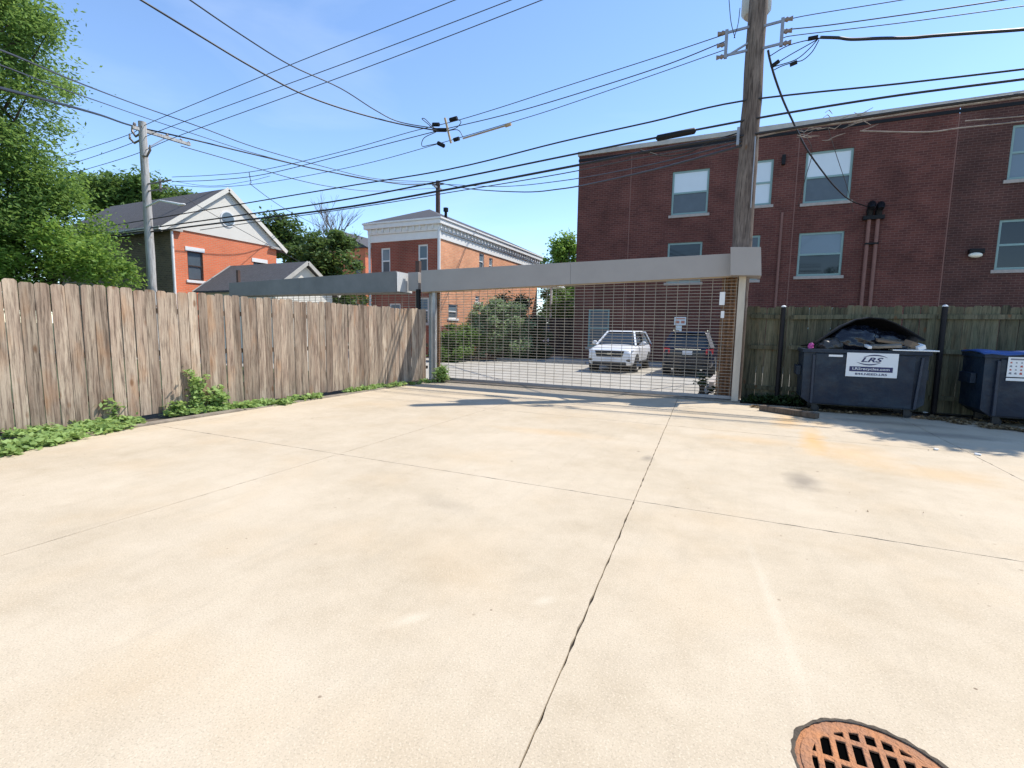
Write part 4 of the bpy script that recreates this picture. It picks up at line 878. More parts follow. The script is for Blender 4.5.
for (x, y, x2, y2, w_) in ((808, 39, 818, 37, 'cable connector at the left end of the wavy cable'), (771, 67, 779, 61, 'cable connector where the drip loops meet the drop cable'), (790, 65, 797, 62, 'cable connector hanging midway on the lowest drip loop')):
    a = PY(x, y, 13.25); b = PY(x2, y2, 13.25); mb = MB(); mb.tube([a, b], .045, 8); solo(mb, 'cable_connector', MT['lid'], a, 'black ' + w_, 'connector', 'black cable connectors')
wire('left of two thin wires rising beside the brown pole top', [(729, 0, 13.3), (731, 22, 13.3), (735, 38, 13.3)], .009, 'cable2', 'wires beside the brown pole top')
wire('right of two thin wires rising beside the brown pole top', [(740, 8, 13.3), (738, 24, 13.3), (734, 38, 13.3)], .009, 'cable2', 'wires beside the brown pole top')

# ------------------------------------------------------------------ foliage
def leaves(name, m, centers, radii, per, size, seed, parent=None, aspect=2.2, flat=.35, T=None, sig=.42, label=None):
    """leaf-sized rhombic faces scattered in gaussian clumps"""
    r = np.random.default_rng(seed); cs = np.array([list(c) for c in centers]); rad = np.array(radii)
    if rad.ndim == 1: rad = np.stack([rad, rad, rad * .75], 1)
    idx = np.repeat(np.arange(len(cs)), per); n = len(idx)
    pos = cs[idx] + r.normal(0, sig, (n, 3)) * rad[idx]
    up_ = np.stack([r.normal(0, flat + .25, n), r.normal(0, flat + .25, n), np.abs(r.normal(.9, .4, n))], 1); up_ /= np.linalg.norm(up_, axis=1)[:, None]
    t = r.normal(0, 1, (n, 3)); t[:, 2] = t[:, 2] * .4 - .35; t -= up_ * (t * up_).sum(1)[:, None]; t /= np.linalg.norm(t, axis=1)[:, None]
    b = np.cross(up_, t); s = size * r.uniform(.45, 1.45, n)[:, None]
    v = np.stack([pos - t * s, pos - b * s / aspect, pos + t * s, pos + b * s / aspect], 1).reshape(-1, 3)
    if T is not None: v = v - np.array(T.loc)
    me = bpy.data.meshes.new(name); me.vertices.add(len(v)); me.vertices.foreach_set('co', v.astype(np.float32).ravel())
    me.loops.add(4 * n); me.loops.foreach_set('vertex_index', np.arange(4 * n, dtype=np.int32)); me.polygons.add(n); me.polygons.foreach_set('loop_start', np.arange(0, 4 * n, 4, dtype=np.int32))
    me.update(calc_edges=True); me.materials.append(m)
    o = bpy.data.objects.new(name, me); C.objects.link(o)
    if parent: o.parent = parent
    return o
def clumps(ells, n, seed, shell=.55):
    r = np.random.default_rng(seed); out = []; vol = np.array([e[3] * e[4] * e[5] for e in ells]) ** .67; vol /= vol.sum()
    for e, c in zip(ells, r.multinomial(n, vol)):
        for _ in range(c):
            d_ = r.normal(0, 1, 3); d_ /= np.linalg.norm(d_); k = r.uniform(shell, 1.0) if r.random() < .8 else r.uniform(.1, shell)
            out.append((e[0] + d_[0] * e[3] * k, e[1] + d_[1] * e[4] * k, e[2] + d_[2] * e[5] * k))
    return out
def tree(name, label, base, ells, n, per, cr, size, leafm, barkm='bark', tr=.2, seed=1, group='trees behind the fence and houses', cat='tree', aspect=2.2, limbs=16, zsplit=None):
    T = Thing(name, base, label, cat, group)
    cs = clumps(ells, n, seed); r = random.Random(seed)
    top = max(e[2] for e in ells); ex = sum(e[0] for e in ells) / len(ells); ey = sum(e[1] for e in ells) / len(ells)
    zf = min(e[2] - e[5] for e in ells)
    fork = Vector((base[0] + (ex - base[0]) * .25, base[1] + (ey - base[1]) * .25, max(base[2] + (top - base[2]) * .3, zf * .9)))
    mb = MB(); mb.tube([Vector(base), Vector(base).lerp(fork, .5) + Vector((.08, -.05, 0)), fork, Vector((ex, ey, top))], [tr * 1.3, tr, tr * .85, tr * .25], 10)
    for c in r.sample(cs, min(limbs, len(cs))):
        c = Vector(c); t = r.uniform(0, .7); s = fork.lerp(Vector((ex, ey, top)), t); mid_ = s.lerp(c, .5) + Vector((r.uniform(-.3, .3), r.uniform(-.3, .3), r.uniform(0, .5)))
        mb.tube([s, mid_, c], [tr * .42 * (1 - t * .5), tr * .22, tr * .07], 6)
    T.part(mb, 'trunk', MT[barkm])
    rs = [cr * r.uniform(.6, 1.3) for _ in cs]
    leaves('crown', MT[leafm], cs, rs, per, size, seed + 50, parent=T.o, T=T, aspect=aspect)
    return T
def E_(px, py, D, rx, ry, rz):
    p = PD(px, py, D); return (p.x, p.y, p.z, rx, ry, rz)
# tall locust at the left edge
b = PD(-60, 400, 19); tree('locust_tree', 'tall feathery locust tree filling the left edge of the picture', (b.x, b.y, 0), [E_(-70, 60, 18, 4.2, 4.2, 4.0), E_(-10, 30, 18, 2.0, 2.0, 1.9), E_(-15, 115, 18, 2.0, 2.0, 2.0), E_(-5, -10, 18, 1.5, 1.5, 1.4), E_(-30, 190, 18, 2.6, 2.6, 2.0), E_(20, 75, 18, 1.2, 1.2, 1.0), E_(10, 160, 18, 1.6, 1.6, 1.5), E_(25, 205, 18.5, 1.4, 1.4, 1.2), E_(35, 20, 18, .9, .9, .9)],
     260, 300, .95, .085, 'leaf_locust', tr=.26, seed=3, group='trees behind the left fence', aspect=2.6, limbs=26)
b = PD(60, 330, 20.5); tree('maple_tree', 'bright light green tree leaning over the left fence below the locust', (b.x, b.y, 0), [E_(40, 240, 19.5, 2.7, 2.0, 1.7), E_(85, 262, 19.5, 1.9, 1.6, 1.2), E_(50, 200, 20, 1.4, 1.4, 1.1), E_(-20, 250, 19.5, 2.4, 2, 2), E_(112, 282, 19.5, .9, .9, .5), E_(10, 285, 19.5, 2.5, 1.6, 1.0)],
     150, 300, .8, .085, 'leaf_light', tr=.16, seed=5, group='trees behind the left fence', limbs=18)
b = PD(118, 300, 46); tree('oak_tree', 'dark round tree behind the roof of the bright red house', (b.x, b.y, 0), [E_(105, 198, 46, 3.6, 3, 2.2), E_(150, 200, 46, 3.2, 3, 1.8), E_(185, 210, 46, 2, 2, 1.3)], 90, 240, 1.2, .2, 'leaf_mid', tr=.35, seed=8, limbs=12)
b = PD(285, 300, 40); tree('shade_tree', 'dark green tree between the two brick houses, nearest the gable', (b.x, b.y, 0), [E_(282, 240, 40, 1.9, 2, 1.6), E_(300, 262, 39, 2.4, 2, 2), E_(330, 262, 37, 2.3, 2, 2.3), E_(318, 285, 37, 3, 2, 2.0), E_(340, 300, 37, 2.4, 2, 1.8)], 110, 260, 1.0, .17, 'leaf_dark', tr=.25, seed=9, limbs=12)
b = PD(557, 330, 48); tree('street_tree', 'sunlit tree in the gap between the orange house and the maroon building', (b.x, b.y, 0), [E_(558, 258, 48, 1.6, 1.6, 1.6), E_(570, 250, 48, 1.5, 1.6, 1.3), E_(562, 290, 48, 2.0, 2, 2.6), E_(556, 312, 48, 2.0, 2, 1.6)], 60, 240, 1.0, .17, 'leaf_light', tr=.2, seed=12, limbs=12)
# bare tree
T = Thing('bare_tree', PD(345, 330, 42) * 1, 'leafless grey tree with fine upward twigs beside the middle house', 'tree', 'trees behind the fence and houses')
mb = MB(); r = random.Random(4)
def grow(p, d, L, rad, depth):
    q = p + d * L; mb.tube([p, (p + q) / 2 + Vector((r.uniform(-.05, .05), 0, r.uniform(-.05, .05))) * L, q], [rad, rad * .8, rad * .6], 5 if depth < 2 else 4, False)
    if depth >= 5: return
    for _ in range(3 if depth < 4 else 3):
        n_ = (d + Vector((r.uniform(-.75, .75), r.uniform(-.5, .5), r.uniform(-.1, .5)))).normalized(); grow(p.lerp(q, r.uniform(.55, 1)), n_, L * r.uniform(.6, .85), rad * .6, depth + 1)
b = PD(335, 290, 42); b = PD(345, 290, 40); grow(Vector((b.x, b.y, 2.2)), Vector((-.1, 0, 1)).normalized(), 3.5, .13, 0)
T.loc = Vector((b.x, b.y, 0)); T.o.location = T.loc; T.part(mb, 'branches', MT['barkg'])

# hedges behind the gate
def bush(name, label, ells, n, per, cr, size, m, seed, grp='bushes behind the gate', cat='bush', shell=.5):
    e = ells[0]; T = Thing(name, (e[0], e[1], 0), label, cat, grp); r = random.Random(seed)
    cs = clumps(ells, n, seed, shell); mb = MB()
    for c in r.sample(cs, min(9, len(cs))): mb.tube([(e[0] + r.uniform(-.15, .15), e[1], 0), ((e[0] + c[0]) / 2, (e[1] + c[1]) / 2, c[2] * .5), c], [.04, .025, .01], 5)
    T.part(mb, 'stems', MT['bark']); leaves('foliage', MT[m], cs, [cr * r.uniform(.7, 1.3) for _ in cs], per, size, seed + 9, parent=T.o, T=T, aspect=1.9); return T
bush('hedge_bush', 'big grey-green rounded bush in front of the orange house', [E_(500, 334, 26, 2.0, 1.2, 1.55), E_(486, 318, 26, 1.0, .9, 1.0), E_(478, 345, 26, 1.2, .9, 1.0), E_(505, 312, 26, .9, .8, .7)], 120, 230, .42, .085, 'leaf_hedge', 21)
bush('hedge_bush', 'low bush with small bright leaves left of the big rounded bush', [E_(455, 342, 24.5, 1.0, .9, .8), E_(446, 352, 24, .8, .7, .65), E_(470, 335, 25, .7, .6, .6)], 55, 230, .36, .075, 'leaf_mid', 22)
bush('creeper_mound', 'creeper mound, shade put into its dark leaf colour, right of the big rounded bush', [E_(518, 325, 28.5, 1.6, 1.0, 1.6), E_(505, 325, 28.5, 1.4, .9, 1.9), E_(530, 345, 28.5, 1.2, .9, 1.1), E_(512, 345, 28, 1.8, .8, 1)], 130, 230, .45, .1, 'leaf_shade', 23)
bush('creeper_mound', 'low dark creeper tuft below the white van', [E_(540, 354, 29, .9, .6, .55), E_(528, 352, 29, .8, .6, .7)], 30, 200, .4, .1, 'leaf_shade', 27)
bush('weed_bush', 'bright green weed clump at the foot of the left gate post', [E_(441, 371, 14.7, .22, .2, .3)], 14, 60, .16, .05, 'leaf_weed', 24, shell=.2)
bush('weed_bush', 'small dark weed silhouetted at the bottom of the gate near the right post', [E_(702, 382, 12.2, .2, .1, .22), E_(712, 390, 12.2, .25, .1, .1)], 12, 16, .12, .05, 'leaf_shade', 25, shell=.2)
bush('garden_bush', 'dim green bushes beyond the board fence under the sunlit tree', [E_(560, 312, 40, 2.0, 1, 1.9), E_(572, 320, 40, 1.2, 1, 1.5), E_(552, 330, 40, 1.5, 1, 1)], 60, 160, .6, .12, 'leaf_mid', 26)

# weeds along the left fence
def ground_weeds(name, label, polypx, n, size, seed, hmax=.14, m='leaf_weed'):
    r = random.Random(seed); cs = []; rs = []
    for _ in range(n):
        (xa, ya_), (xb, yb_), wid = r.choice(polypx); t = r.random(); px = xa + (xb - xa) * t; py = ya_ + (yb_ - ya_) * t
        g0_ = G(px, py); g0_.x += r.uniform(-wid, wid) * .5; g0_.y += r.uniform(-.05, .05); cs.append((g0_.x, g0_.y, r.uniform(.02, hmax * .5))); rs.append((.12, .12, hmax * .5))
    o = leaves(name, MT[m], cs, rs, 26, size, seed, aspect=1.5, flat=.3); me = o.data
    co_ = np.empty(len(me.vertices) * 3, np.float32); me.vertices.foreach_get('co', co_); co_ = co_.reshape(-1, 3); co_[:, 2] = np.maximum(co_[:, 2], .004 + .002 * (np.arange(len(co_)) % 7)); me.vertices.foreach_set('co', co_.ravel()); me.update()
    return tag(o, label, 'weeds', kind='stuff')
ground_weeds('weeds', 'broad patch of low green weeds at the foot of the nearest planks', [((-40, 462), (80, 436), .55), ((20, 448), (138, 424), .4), ((0, 440), (130, 420), .35)], 150, .042, 31)
ground_weeds('weeds', 'low green weeds around the taller weed stalk along the fence', [((165, 416), (285, 404), .3), ((230, 409), (300, 402), .25)], 90, .045, 32)
ground_weeds('weeds', 'thin strip of weeds along the far end of the left fence', [((290, 402), (318, 398), .2), ((375, 389), (430, 382), .3), ((345, 393), (375, 389), .12)], 60, .045, 33)
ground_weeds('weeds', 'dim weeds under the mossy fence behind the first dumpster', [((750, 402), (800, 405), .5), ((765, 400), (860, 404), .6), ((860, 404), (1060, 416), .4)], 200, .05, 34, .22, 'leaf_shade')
ground_weeds('leaf_litter', 'dry leaf litter under and behind the dumpsters', [((750, 407), (1024, 424), .5), ((925, 418), (1024, 432), .6)], 80, .035, 35, .04, 'drytan')
def stalk(label, px, py, h_, wd, seed):
    g0_ = G(px, py); T = Thing('weed_plant', g0_, label, 'weed', 'tall weeds along the left fence'); r = random.Random(seed); mb = MB(); cs = []
    for k in range(6):
        a = r.uniform(0, 6.28); top = g0_ + Vector((cos(a) * wd * r.random(), sin(a) * wd * r.random(), h_ * r.uniform(.6, 1)))
        mb.tube([g0_, g0_.lerp(top, .5) + Vector((.02, .01, 0)), top], [.008, .006, .003], 5)
        for q in range(5): cs.append(g0_.lerp(top, .25 + .19 * q) + Vector((r.uniform(-.06, .06), r.uniform(-.06, .06), 0)))
    T.part(mb, 'stem', MT['leaf_weed']); leaves('leaves', MT['leaf_weed'], cs, [.12] * len(cs), 12, .05, seed, parent=T.o, T=T, aspect=1.8)
stalk('knee-high bushy weed at the fence by the near weed patch', 105, 423, .36, .2, 41)
stalk('tallest weed stalk climbing the planks', 197, 412, .85, .14, 42)
stalk('short leafy weed just right of the tallest stalk', 214, 410, .4, .22, 43)
stalk('small leafy weed just left of the tallest stalk', 178, 414, .25, .2, 44)

# shade tree out of frame to the right (its shadow dapples the dumpsters)
tree('shade_tree', 'leafy tree behind the right fence whose shadow dapples the dumpsters', (9.6, 15.2, 0), [(6.9, 13.2, 6.2, 1.1, 1.1, .6), (8.4, 12.8, 6.4, 1.4, 1.2, .9), (6.9, 14.9, 9.0, .8, .8, .7), (8.0, 13.9, 9.0, 1.1, 1.0, .8), (7.9, 15.3, 8.8, .9, .9, .9)], 120, 110, .55, .10, 'leaf_mid', tr=.2, seed=61, group='trees right of the dumpsters')

# ------------------------------------------------------------------ lettering
def text(T, s, xc, zc, Y, w_, h_, m, parent=None, bold=0.0, shear=0.0, name='lettering'):
    c = bpy.data.curves.new(name, 'FONT'); c.body = s; c.align_x = 'CENTER'; c.align_y = 'CENTER'; c.offset = bold; c.shear = shear; c.resolution_u = 3
    o = bpy.data.objects.new('tmp', c); C.objects.link(o); bpy.context.view_layer.update()
    me = bpy.data.meshes.new_from_object(o.evaluated_get(bpy.context.evaluated_depsgraph_get())); bpy.data.objects.remove(o)
    n = len(me.vertices); a = np.empty(n * 3, np.float32); me.vertices.foreach_get('co', a); a = a.reshape(-1, 3)
    mn, mx = a.min(0), a.max(0); sc = ((w_) / (mx[0] - mn[0]), h_ / (mx[1] - mn[1])); ce = (mn + mx) / 2
    b = np.stack([xc + (a[:, 0] - ce[0]) * sc[0] - T.loc.x, np.full(n, Y - T.loc.y), zc + (a[:, 1] - ce[1]) * sc[1] - T.loc.z], 1)
    me.vertices.foreach_set('co', b.astype(np.float32).ravel()); me.update(); me.materials.clear(); me.materials.append(MT[m]); me.name = name
    o = bpy.data.objects.new(name, me); C.objects.link(o); o.parent = parent or T.o; return o

# ------------------------------------------------------------------ dumpsters
def dumpster(x0, x1, y0, y1, label, kind):
    z0, z1 = .17, 1.32
    T = Thing('dumpster', ((x0 + x1) / 2, (y0 + y1) / 2, 0), label, 'dumpster', 'dark blue dumpsters by the mossy fence')
    th = .03; m = MB(); ch = .17
    # hull with chamfered lower ends, open on top
    prof = [(x0, z1), (x0 + .01, z0 + .12), (x0 + ch, z0), (x1 - ch, z0), (x1 - .01, z0 + .12), (x1, z1)]
    yo = (y0 + .05, y1)
    for a, b in zip(prof[:-1], prof[1:]):
        m.quad((a[0], yo[0], a[1]), (a[0], yo[1], a[1]), (b[0], yo[1], b[1]), (b[0], yo[0], b[1]))
    for y in yo: m.add([(p[0], y, p[1]) for p in prof], [tuple(range(6))])
    ip = [(x0 + th, z1), (x0 + th, z0 + .14), (x1 - th, z0 + .14), (x1 - th, z1)]
    for a, b in zip(ip[:-1], ip[1:]): m.quad((a[0], yo[0] + th, a[1]), (a[0], yo[1] - th, a[1]), (b[0], yo[1] - th, b[1]), (b[0], yo[0] + th, b[1]))
    for y in (yo[0] + th, yo[1] - th): m.add([(p[0], y, p[1]) for p in ip], [(0, 1, 2, 3)])
    body = T.part(m, 'body', MT['navy'])
    m = MB(); m.box((x0 + .21, y0 + .012, z0 + .02), (x1 - .21, y0 + .048, z1 - .09)); T.part(m, 'front_panel', MT['navy'], bevel=.01)
    for x in (x0 + .17, x1 - .19):
        m = MB(); m.hexa([Vector(v) for v in ((x, y0 - .015, z0 + .02), (x + .045, y0 - .015, z0 + .02), (x + .045, y0 + .049, z0 + .02), (x, y0 + .049, z0 + .02), (x - .01 if x < (x0 + x1) / 2 else x + .06, y0 - .015, z1 - .12), (x + .035 if x < (x0 + x1) / 2 else x + .10, y0 - .015, z1 - .12), (x + .035 if x < (x0 + x1) / 2 else x + .10, y0 + .049, z1 - .12), (x - .01 if x < (x0 + x1) / 2 else x + .06, y0 + .049, z1 - .12))])
        T.part(m, 'rib', MT['navyl'], bevel=.006)
    m = MB()
    m.box((x0 - .03, y0 + .0, z1 - .075), (x1 + .03, y0 + .06, z1)).box((x0 - .03, y1 - .05, z1 - .075), (x1 + .03, y1 + .01, z1)).box((x0 - .03, y0 + .061, z1 - .074), (x0 + .03, y1 - .051, z1 - .001)).box((x1 - .03, y0 + .061, z1 - .074), (x1 + .03, y1 - .051, z1 - .001))
    T.part(m, 'rim', MT['navy'], bevel=.008)
    for x in (x0 - .09, x1 + .005):
        m = MB(); m.box((x, y0 + .3, .75), (x + .085, y1 - .15, .95)); T.part(m, 'fork_pocket', MT['navy'], bevel=.008)
    for x in (x0 + .26, x1 - .26):
        for y in (y0 + .14, y1 - .14):
            m = MB(); m.box((x - .05, y - .05, .13), (x + .05, y + .05, z0 + .0)).box((x - .04, y - .035, .05), (x + .07, y - .028, .14)).box((x - .04, y + .028, .05), (x + .07, y + .035, .14)); cs_ = T.part(m, 'caster', MT['blackp'])
            m = MB(); m.cyl((x + .03, y - .024, .075), (x + .03, y + .024, .075), .075, 18); T.part(m, 'wheel', MT['rubber'], parent=cs_)
    return T, z1
x0 = PY(804.5, 350, 11.9).x; x1 = PY(931, 350, 11.9).x
D1, zt_ = dumpster(x0, x1, 11.88, 12.86, 'dark blue dumpster with white sign, overfull under a bulging black lid', 1)
# bulging lid: sheet from the hinge line to an arched front edge
arc = [(812, 347), (820, 341), (830, 333), (842, 325.5), (856, 320), (870, 317.6), (884, 318.5), (896, 322.5), (906, 328), (916, 334), (926, 340)]
fr = [PY(x, y, 12.18) for x, y in arc]
nU, nV = len(fr), 7; vs = []; fs = []
rr = random.Random(2)
for j in range(nV):
    t = j / (nV - 1)
    for i, p in enumerate(fr):
        bx_ = x0 + .02 + (x1 - x0 - .12) * i / (nU - 1); bz = zt_ + .03 + (p.z - zt_) * .35
        z = p.z * (1 - t) + bz * t + .10 * sin(pi * t) * max(0, (p.z - zt_)) * 2 + rr.uniform(-.018, .018)
        vs.append((p.x * (1 - t) + bx_ * t, p.y * (1 - t) + 12.84 * t, z + .0))
for j in range(nV - 1):
    for i in range(nU - 1): a = j * nU + i; fs.append((a, a + 1, a + nU + 1, a + nU))
m_ = MB(); m_.add(vs, fs, True); ld = D1.part(m_, 'lid', MT['lid']); md = ld.modifiers.new('s', 'SOLIDIFY'); md.thickness = .022
# inner back: lid half folded on the right
m_ = MB(); e = PY(893, 351, 11.86); m_.box((e.x, 11.85, zt_ + .006), (x1 + .12, 12.84, zt_ + .03)); D1.part(m_, 'flat_lid', MT['paper'], bevel=.005, label='thin flat lid at the right, painted pale for its lit edge')  # white colour stands for sunlight on the lid edge
m_ = MB(); a, b = PY(829, 354.5, 11.865), PY(843, 357, 11.865); m_.box((a.x, 11.872, b.z), (b.x, 11.879, a.z)); D1.part(m_, 'sticker', MT['paper'])
def signboard(T, a, b, Y):
    m = MB(); m.box((a.x, Y, b.z), (b.x, Y + .006, a.z)); return T.part(m, 'sign', MT['paper'], bevel=.002)
a, b = PY(847.5, 352.5, 11.85), PY(897, 378.5, 11.85); sg = signboard(D1, a, b, 11.868)
W_, H_ = b.x - a.x, a.z - b.z; cx_ = (a.x + b.x) / 2
text(D1, 'LRS', cx_ - .0 * W_, a.z - H_ * .28, 11.862, W_ * .43, H_ * .2, 'ink', sg, .025, .35)
m_ = MB()
for (cz, s_, xs_) in ((a.z - H_ * .185, 1, .06), (a.z - H_ * .385, -1, -.06)):
    pts = []; n = 18
    for k in range(n + 1):
        t = -1 + 2 * k / n; pts.append((cx_ + xs_ * W_ + t * W_ * .24, cz + s_ * (1 - t * t) * H_ * .10, (1 - t * t) * H_ * .022 + .0008))
    v2 = [(x, 11.8625, z + th) for x, z, th in pts] + [(x, 11.8625, z - th) for x, z, th in pts]
    m_.add(v2, [(k, k + 1, n + 2 + k, n + 1 + k) for k in range(n)])
D1.part(m_, 'emblem_swoosh', MT['ink'], parent=sg, fix=False)
m_ = MB(); m_.box((a.x + W_ * .07, 11.8635, b.z + H_ * .22), (b.x - W_ * .09, 11.8665, b.z + H_ * .43)); D1.part(m_, 'sign_band', MT['ink'], parent=sg)
text(D1, 'LRSrecycles.com', cx_ - W_ * .01, b.z + H_ * .325, 11.862, W_ * .72, H_ * .135, 'paper', sg, .012)
text(D1, '844.NEED.LRS', cx_, b.z + H_ * .12, 11.862, W_ * .62, H_ * .09, 'ink', sg, .02)
# rubbish inside
def lump(name, label, c, r, m, seed, cat, grp=None, jit=.12):
    mb = MB(); mb.ball((0, 0, 0), r, 18, 12, jit, seed); o = mb.build(name, MT[m]); o.location = c; md = o.modifiers.new('s', 'SUBSURF'); md.levels = 2; md.render_levels = 2
    tx = bpy.data.textures.new('crumple', 'CLOUDS'); tx.noise_scale = .14; d_ = o.modifiers.new('d', 'DISPLACE'); d_.texture = tx; d_.strength = .10; d_.texture_coords = 'LOCAL'
    return tag(o, label, cat, grp)
gb = 'rubbish bags in the open dumpster'
c = PY(850, 334, 12.35); lump('rubbish_bag', 'large shiny black rubbish bag bulging under the arched dumpster lid', (c.x + .12, 12.36, 1.47), (.5, .30, .36), 'bag', 1, 'bag', gb)
c = PY(832, 341, 12.2); lump('rubbish_bag', 'dull grey-brown rubbish bag at the left end of the open dumpster', (c.x, 12.2, 1.36), (.26, .2, .18), 'bagg', 2, 'bag', gb)
lump('rubbish_bag', 'black rubbish bag deep behind the cardboard in the open dumpster', (c.x + .95, 12.45, 1.4), (.42, .25, .3), 'bag', 3, 'bag', gb)
c = PY(809.5, 345.5, 12.0); lump('plastic_bag', 'small pink plastic bag poking out of the dumpster corner', (c.x + .02, 12.02, c.z - .02), (.07, .06, .06), 'pink', 4, 'bag', None, .2)
def flake(name, label, px, py, Y, w_, h_, tilt, rz, m, cat, grp):
    c = PY(px, py, Y); mb = MB(); mb.box((-w_ / 2, -.10, -h_ / 2), (w_ / 2, .10, h_ / 2)); o = mb.build(name, MT[m], bevel=.006); o.location = c; o.rotation_euler = (radians(12), radians(tilt), rz); return tag(o, label, cat, grp)
gk = 'cardboard scraps on the open dumpster'
flake('cardboard_piece', 'flattened tan cardboard box lying highest on the rubbish at the right', 891, 341.5, 12.15, .52, .05, 7, .1, 'card', 'cardboard', gk)
flake('cardboard_piece', 'long pale cardboard sheet leaning on the dumpster rim in the middle', 884, 346, 12.02, .55, .05, -4, -.1, 'curb', 'cardboard', gk)
flake('cardboard_piece', 'small pale carton standing at the rim near the lid end', 911, 344.5, 12.05, .16, .12, 20, .5, 'card', 'cardboard', gk)
flake('paper_scrap', 'crumpled white paper scrap at the right end of the heap', 919, 347, 12.0, .13, .08, -25, .2, 'paper', 'paper', gk)
flake('paper_scrap', 'tiny cream carton end beside the long pale cardboard sheet', 868, 346.5, 12.0, .07, .05, 5, .2, 'paper', 'paper', gk)
# second dumpster
xa = PY(987, 350, 11.72).x
D2, _ = dumpster(xa, xa + 2.1, 11.70, 12.70, 'dark blue dumpster with closed bright blue lids, cut off by the right edge', 2)
for k in range(2):
    nU, nV = 11, 6; vs = []; fs = []; l0 = xa - .05 + k * 1.08; l1 = l0 + 1.06
    for j in range(nV):
        for i in range(nU):
            t = i / (nU - 1); v = j / (nV - 1); vs.append((l0 + (l1 - l0) * t, 11.66 + 1.04 * v, 1.335 + .035 * sin(pi * v) * (1 + .4 * sin(t * 3 * pi)) + .02 * v + .012 * sin(t * 5 * pi) * (1 - v)))
    for j in range(nV - 1):
        for i in range(nU - 1): q = j * nU + i; fs.append((q, q + 1, q + nU + 1, q + nU))
    m_ = MB(); m_.add(vs, fs, True); l_ = D2.part(m_, 'lid', MT['bluelid']); l_.modifiers.new('s', 'SOLIDIFY').thickness = .03
a, b = PY(1009, 357, 11.68), PY(1048, 378.5, 11.68); sg = signboard(D2, a, b, 11.688); W_, H_ = b.x - a.x, a.z - b.z
m_ = MB(); m_.box((a.x, 11.689, b.z - .07), (b.x, 11.694, b.z - .02)); D2.part(m_, 'sticker', MT['paper'])
m_ = MB(); rr = random.Random(8); pic = {'redink': MB(), 'grayink': MB()}
for r_ in range(4):
    for c_ in range(7):
        px_ = a.x + W_ * (.08 + .13 * c_); pz_ = a.z - H_ * (.28 + .18 * r_); k_ = rr.choice(['redink', 'grayink', 'grayink']); w2 = rr.uniform(.012, .022)
        pic[k_].prism([(px_ - w2, pz_ - w2 * .6), (px_ + w2, pz_ - w2), (px_ + w2 * .7, pz_ + w2), (px_ - w2 * .5, pz_ + w2 * .8)], 'y', 11.6865, 11.6875)
for k_ in pic: D2.part(pic[k_], 'pictograms', MT[k_], parent=sg)
m_ = MB(); m_.box((a.x + W_ * .06, 11.6866, a.z - H_ * .15), (b.x - W_ * .06, 11.6876, a.z - H_ * .07)); D2.part(m_, 'lettering', MT['grayink'], parent=sg)
# low stop, its dark colour standing for shaded concrete
g1_ = G(761, 411); g2_ = G(815, 419.5)
m_ = MB(); m_.bar((g1_.x, g1_.y + .1, .06), (g2_.x + .05, g2_.y + .1, .06), .16, .11); solo(m_, 'wheel_stop', MT['rail'], g1_, 'low stop left of the first dumpster, shade put into its dark colour', 'timber beam', bevel=.012)  # dark wood colour stands for the shade on this stop
# debris
rr = random.Random(77)
for k, (px, py, lb) in enumerate(((925, 413, 'crushed pale bottle on the ground between the two dumpsters'), (936, 450, 'scrap of pale paper on the concrete in the tree shadow'), (977, 455, 'scrap of white paper on the concrete near the right edge'))):
    p = G(px, py); mb = MB(); mb.ball((0, 0, .012), (.05, .03, .014), 10, 6, .3, k); o = mb.build('litter', MT['paper']); o.location = p; o.rotation_euler = (0, 0, k); tag(o, lb, 'litter', 'litter on the concrete')
cs = []; 
for _ in range(12):
    px = rr.uniform(820, 1024); py = rr.uniform(430, 530); p = G(px, py); cs.append((p.x, p.y, .006))
o = leaves('leaf_litter', MT['drytan'], cs, [(.02, .02, .001)] * len(cs), 1, .014, 78); tag(o, 'scattered tiny dry leaves on the sunlit concrete', 'leaf litter', kind='stuff')

# wheel stops and kerbs in the lot
for k, (xa_, xb_, lb) in enumerate(((497, 536, 'left of two concrete wheel stops in the lot'), (546, 586, 'right of two concrete wheel stops in the lot, by the white car'))):
    p = PY(xa_, 363, 23.2); q = PY(xb_, 363, 23.2); m_ = MB(); m_.box((p.x, 23.1, 0), (q.x, 23.28, .14)); solo(m_, 'wheel_stop', MT['stone'], p, 'pale ' + lb, 'wheel stop', 'wheel stops in the lot', bevel=.03)
m_ = MB(); p = PY(440, 362, 24); q = PY(497, 360, 25.0); m_.bar((p.x, 24.0, .05), (q.x, 25.0, .05), .15, .12); o = m_.build('lot_kerb', MT['stone']); tag(o, kind='structure')
m_ = MB(); m_.box((-.62, 14.2, 0), (-.5, 16.8, .30)); o = m_.build('lot_side_kerb', MT['stone']); tag(o, kind='structure')

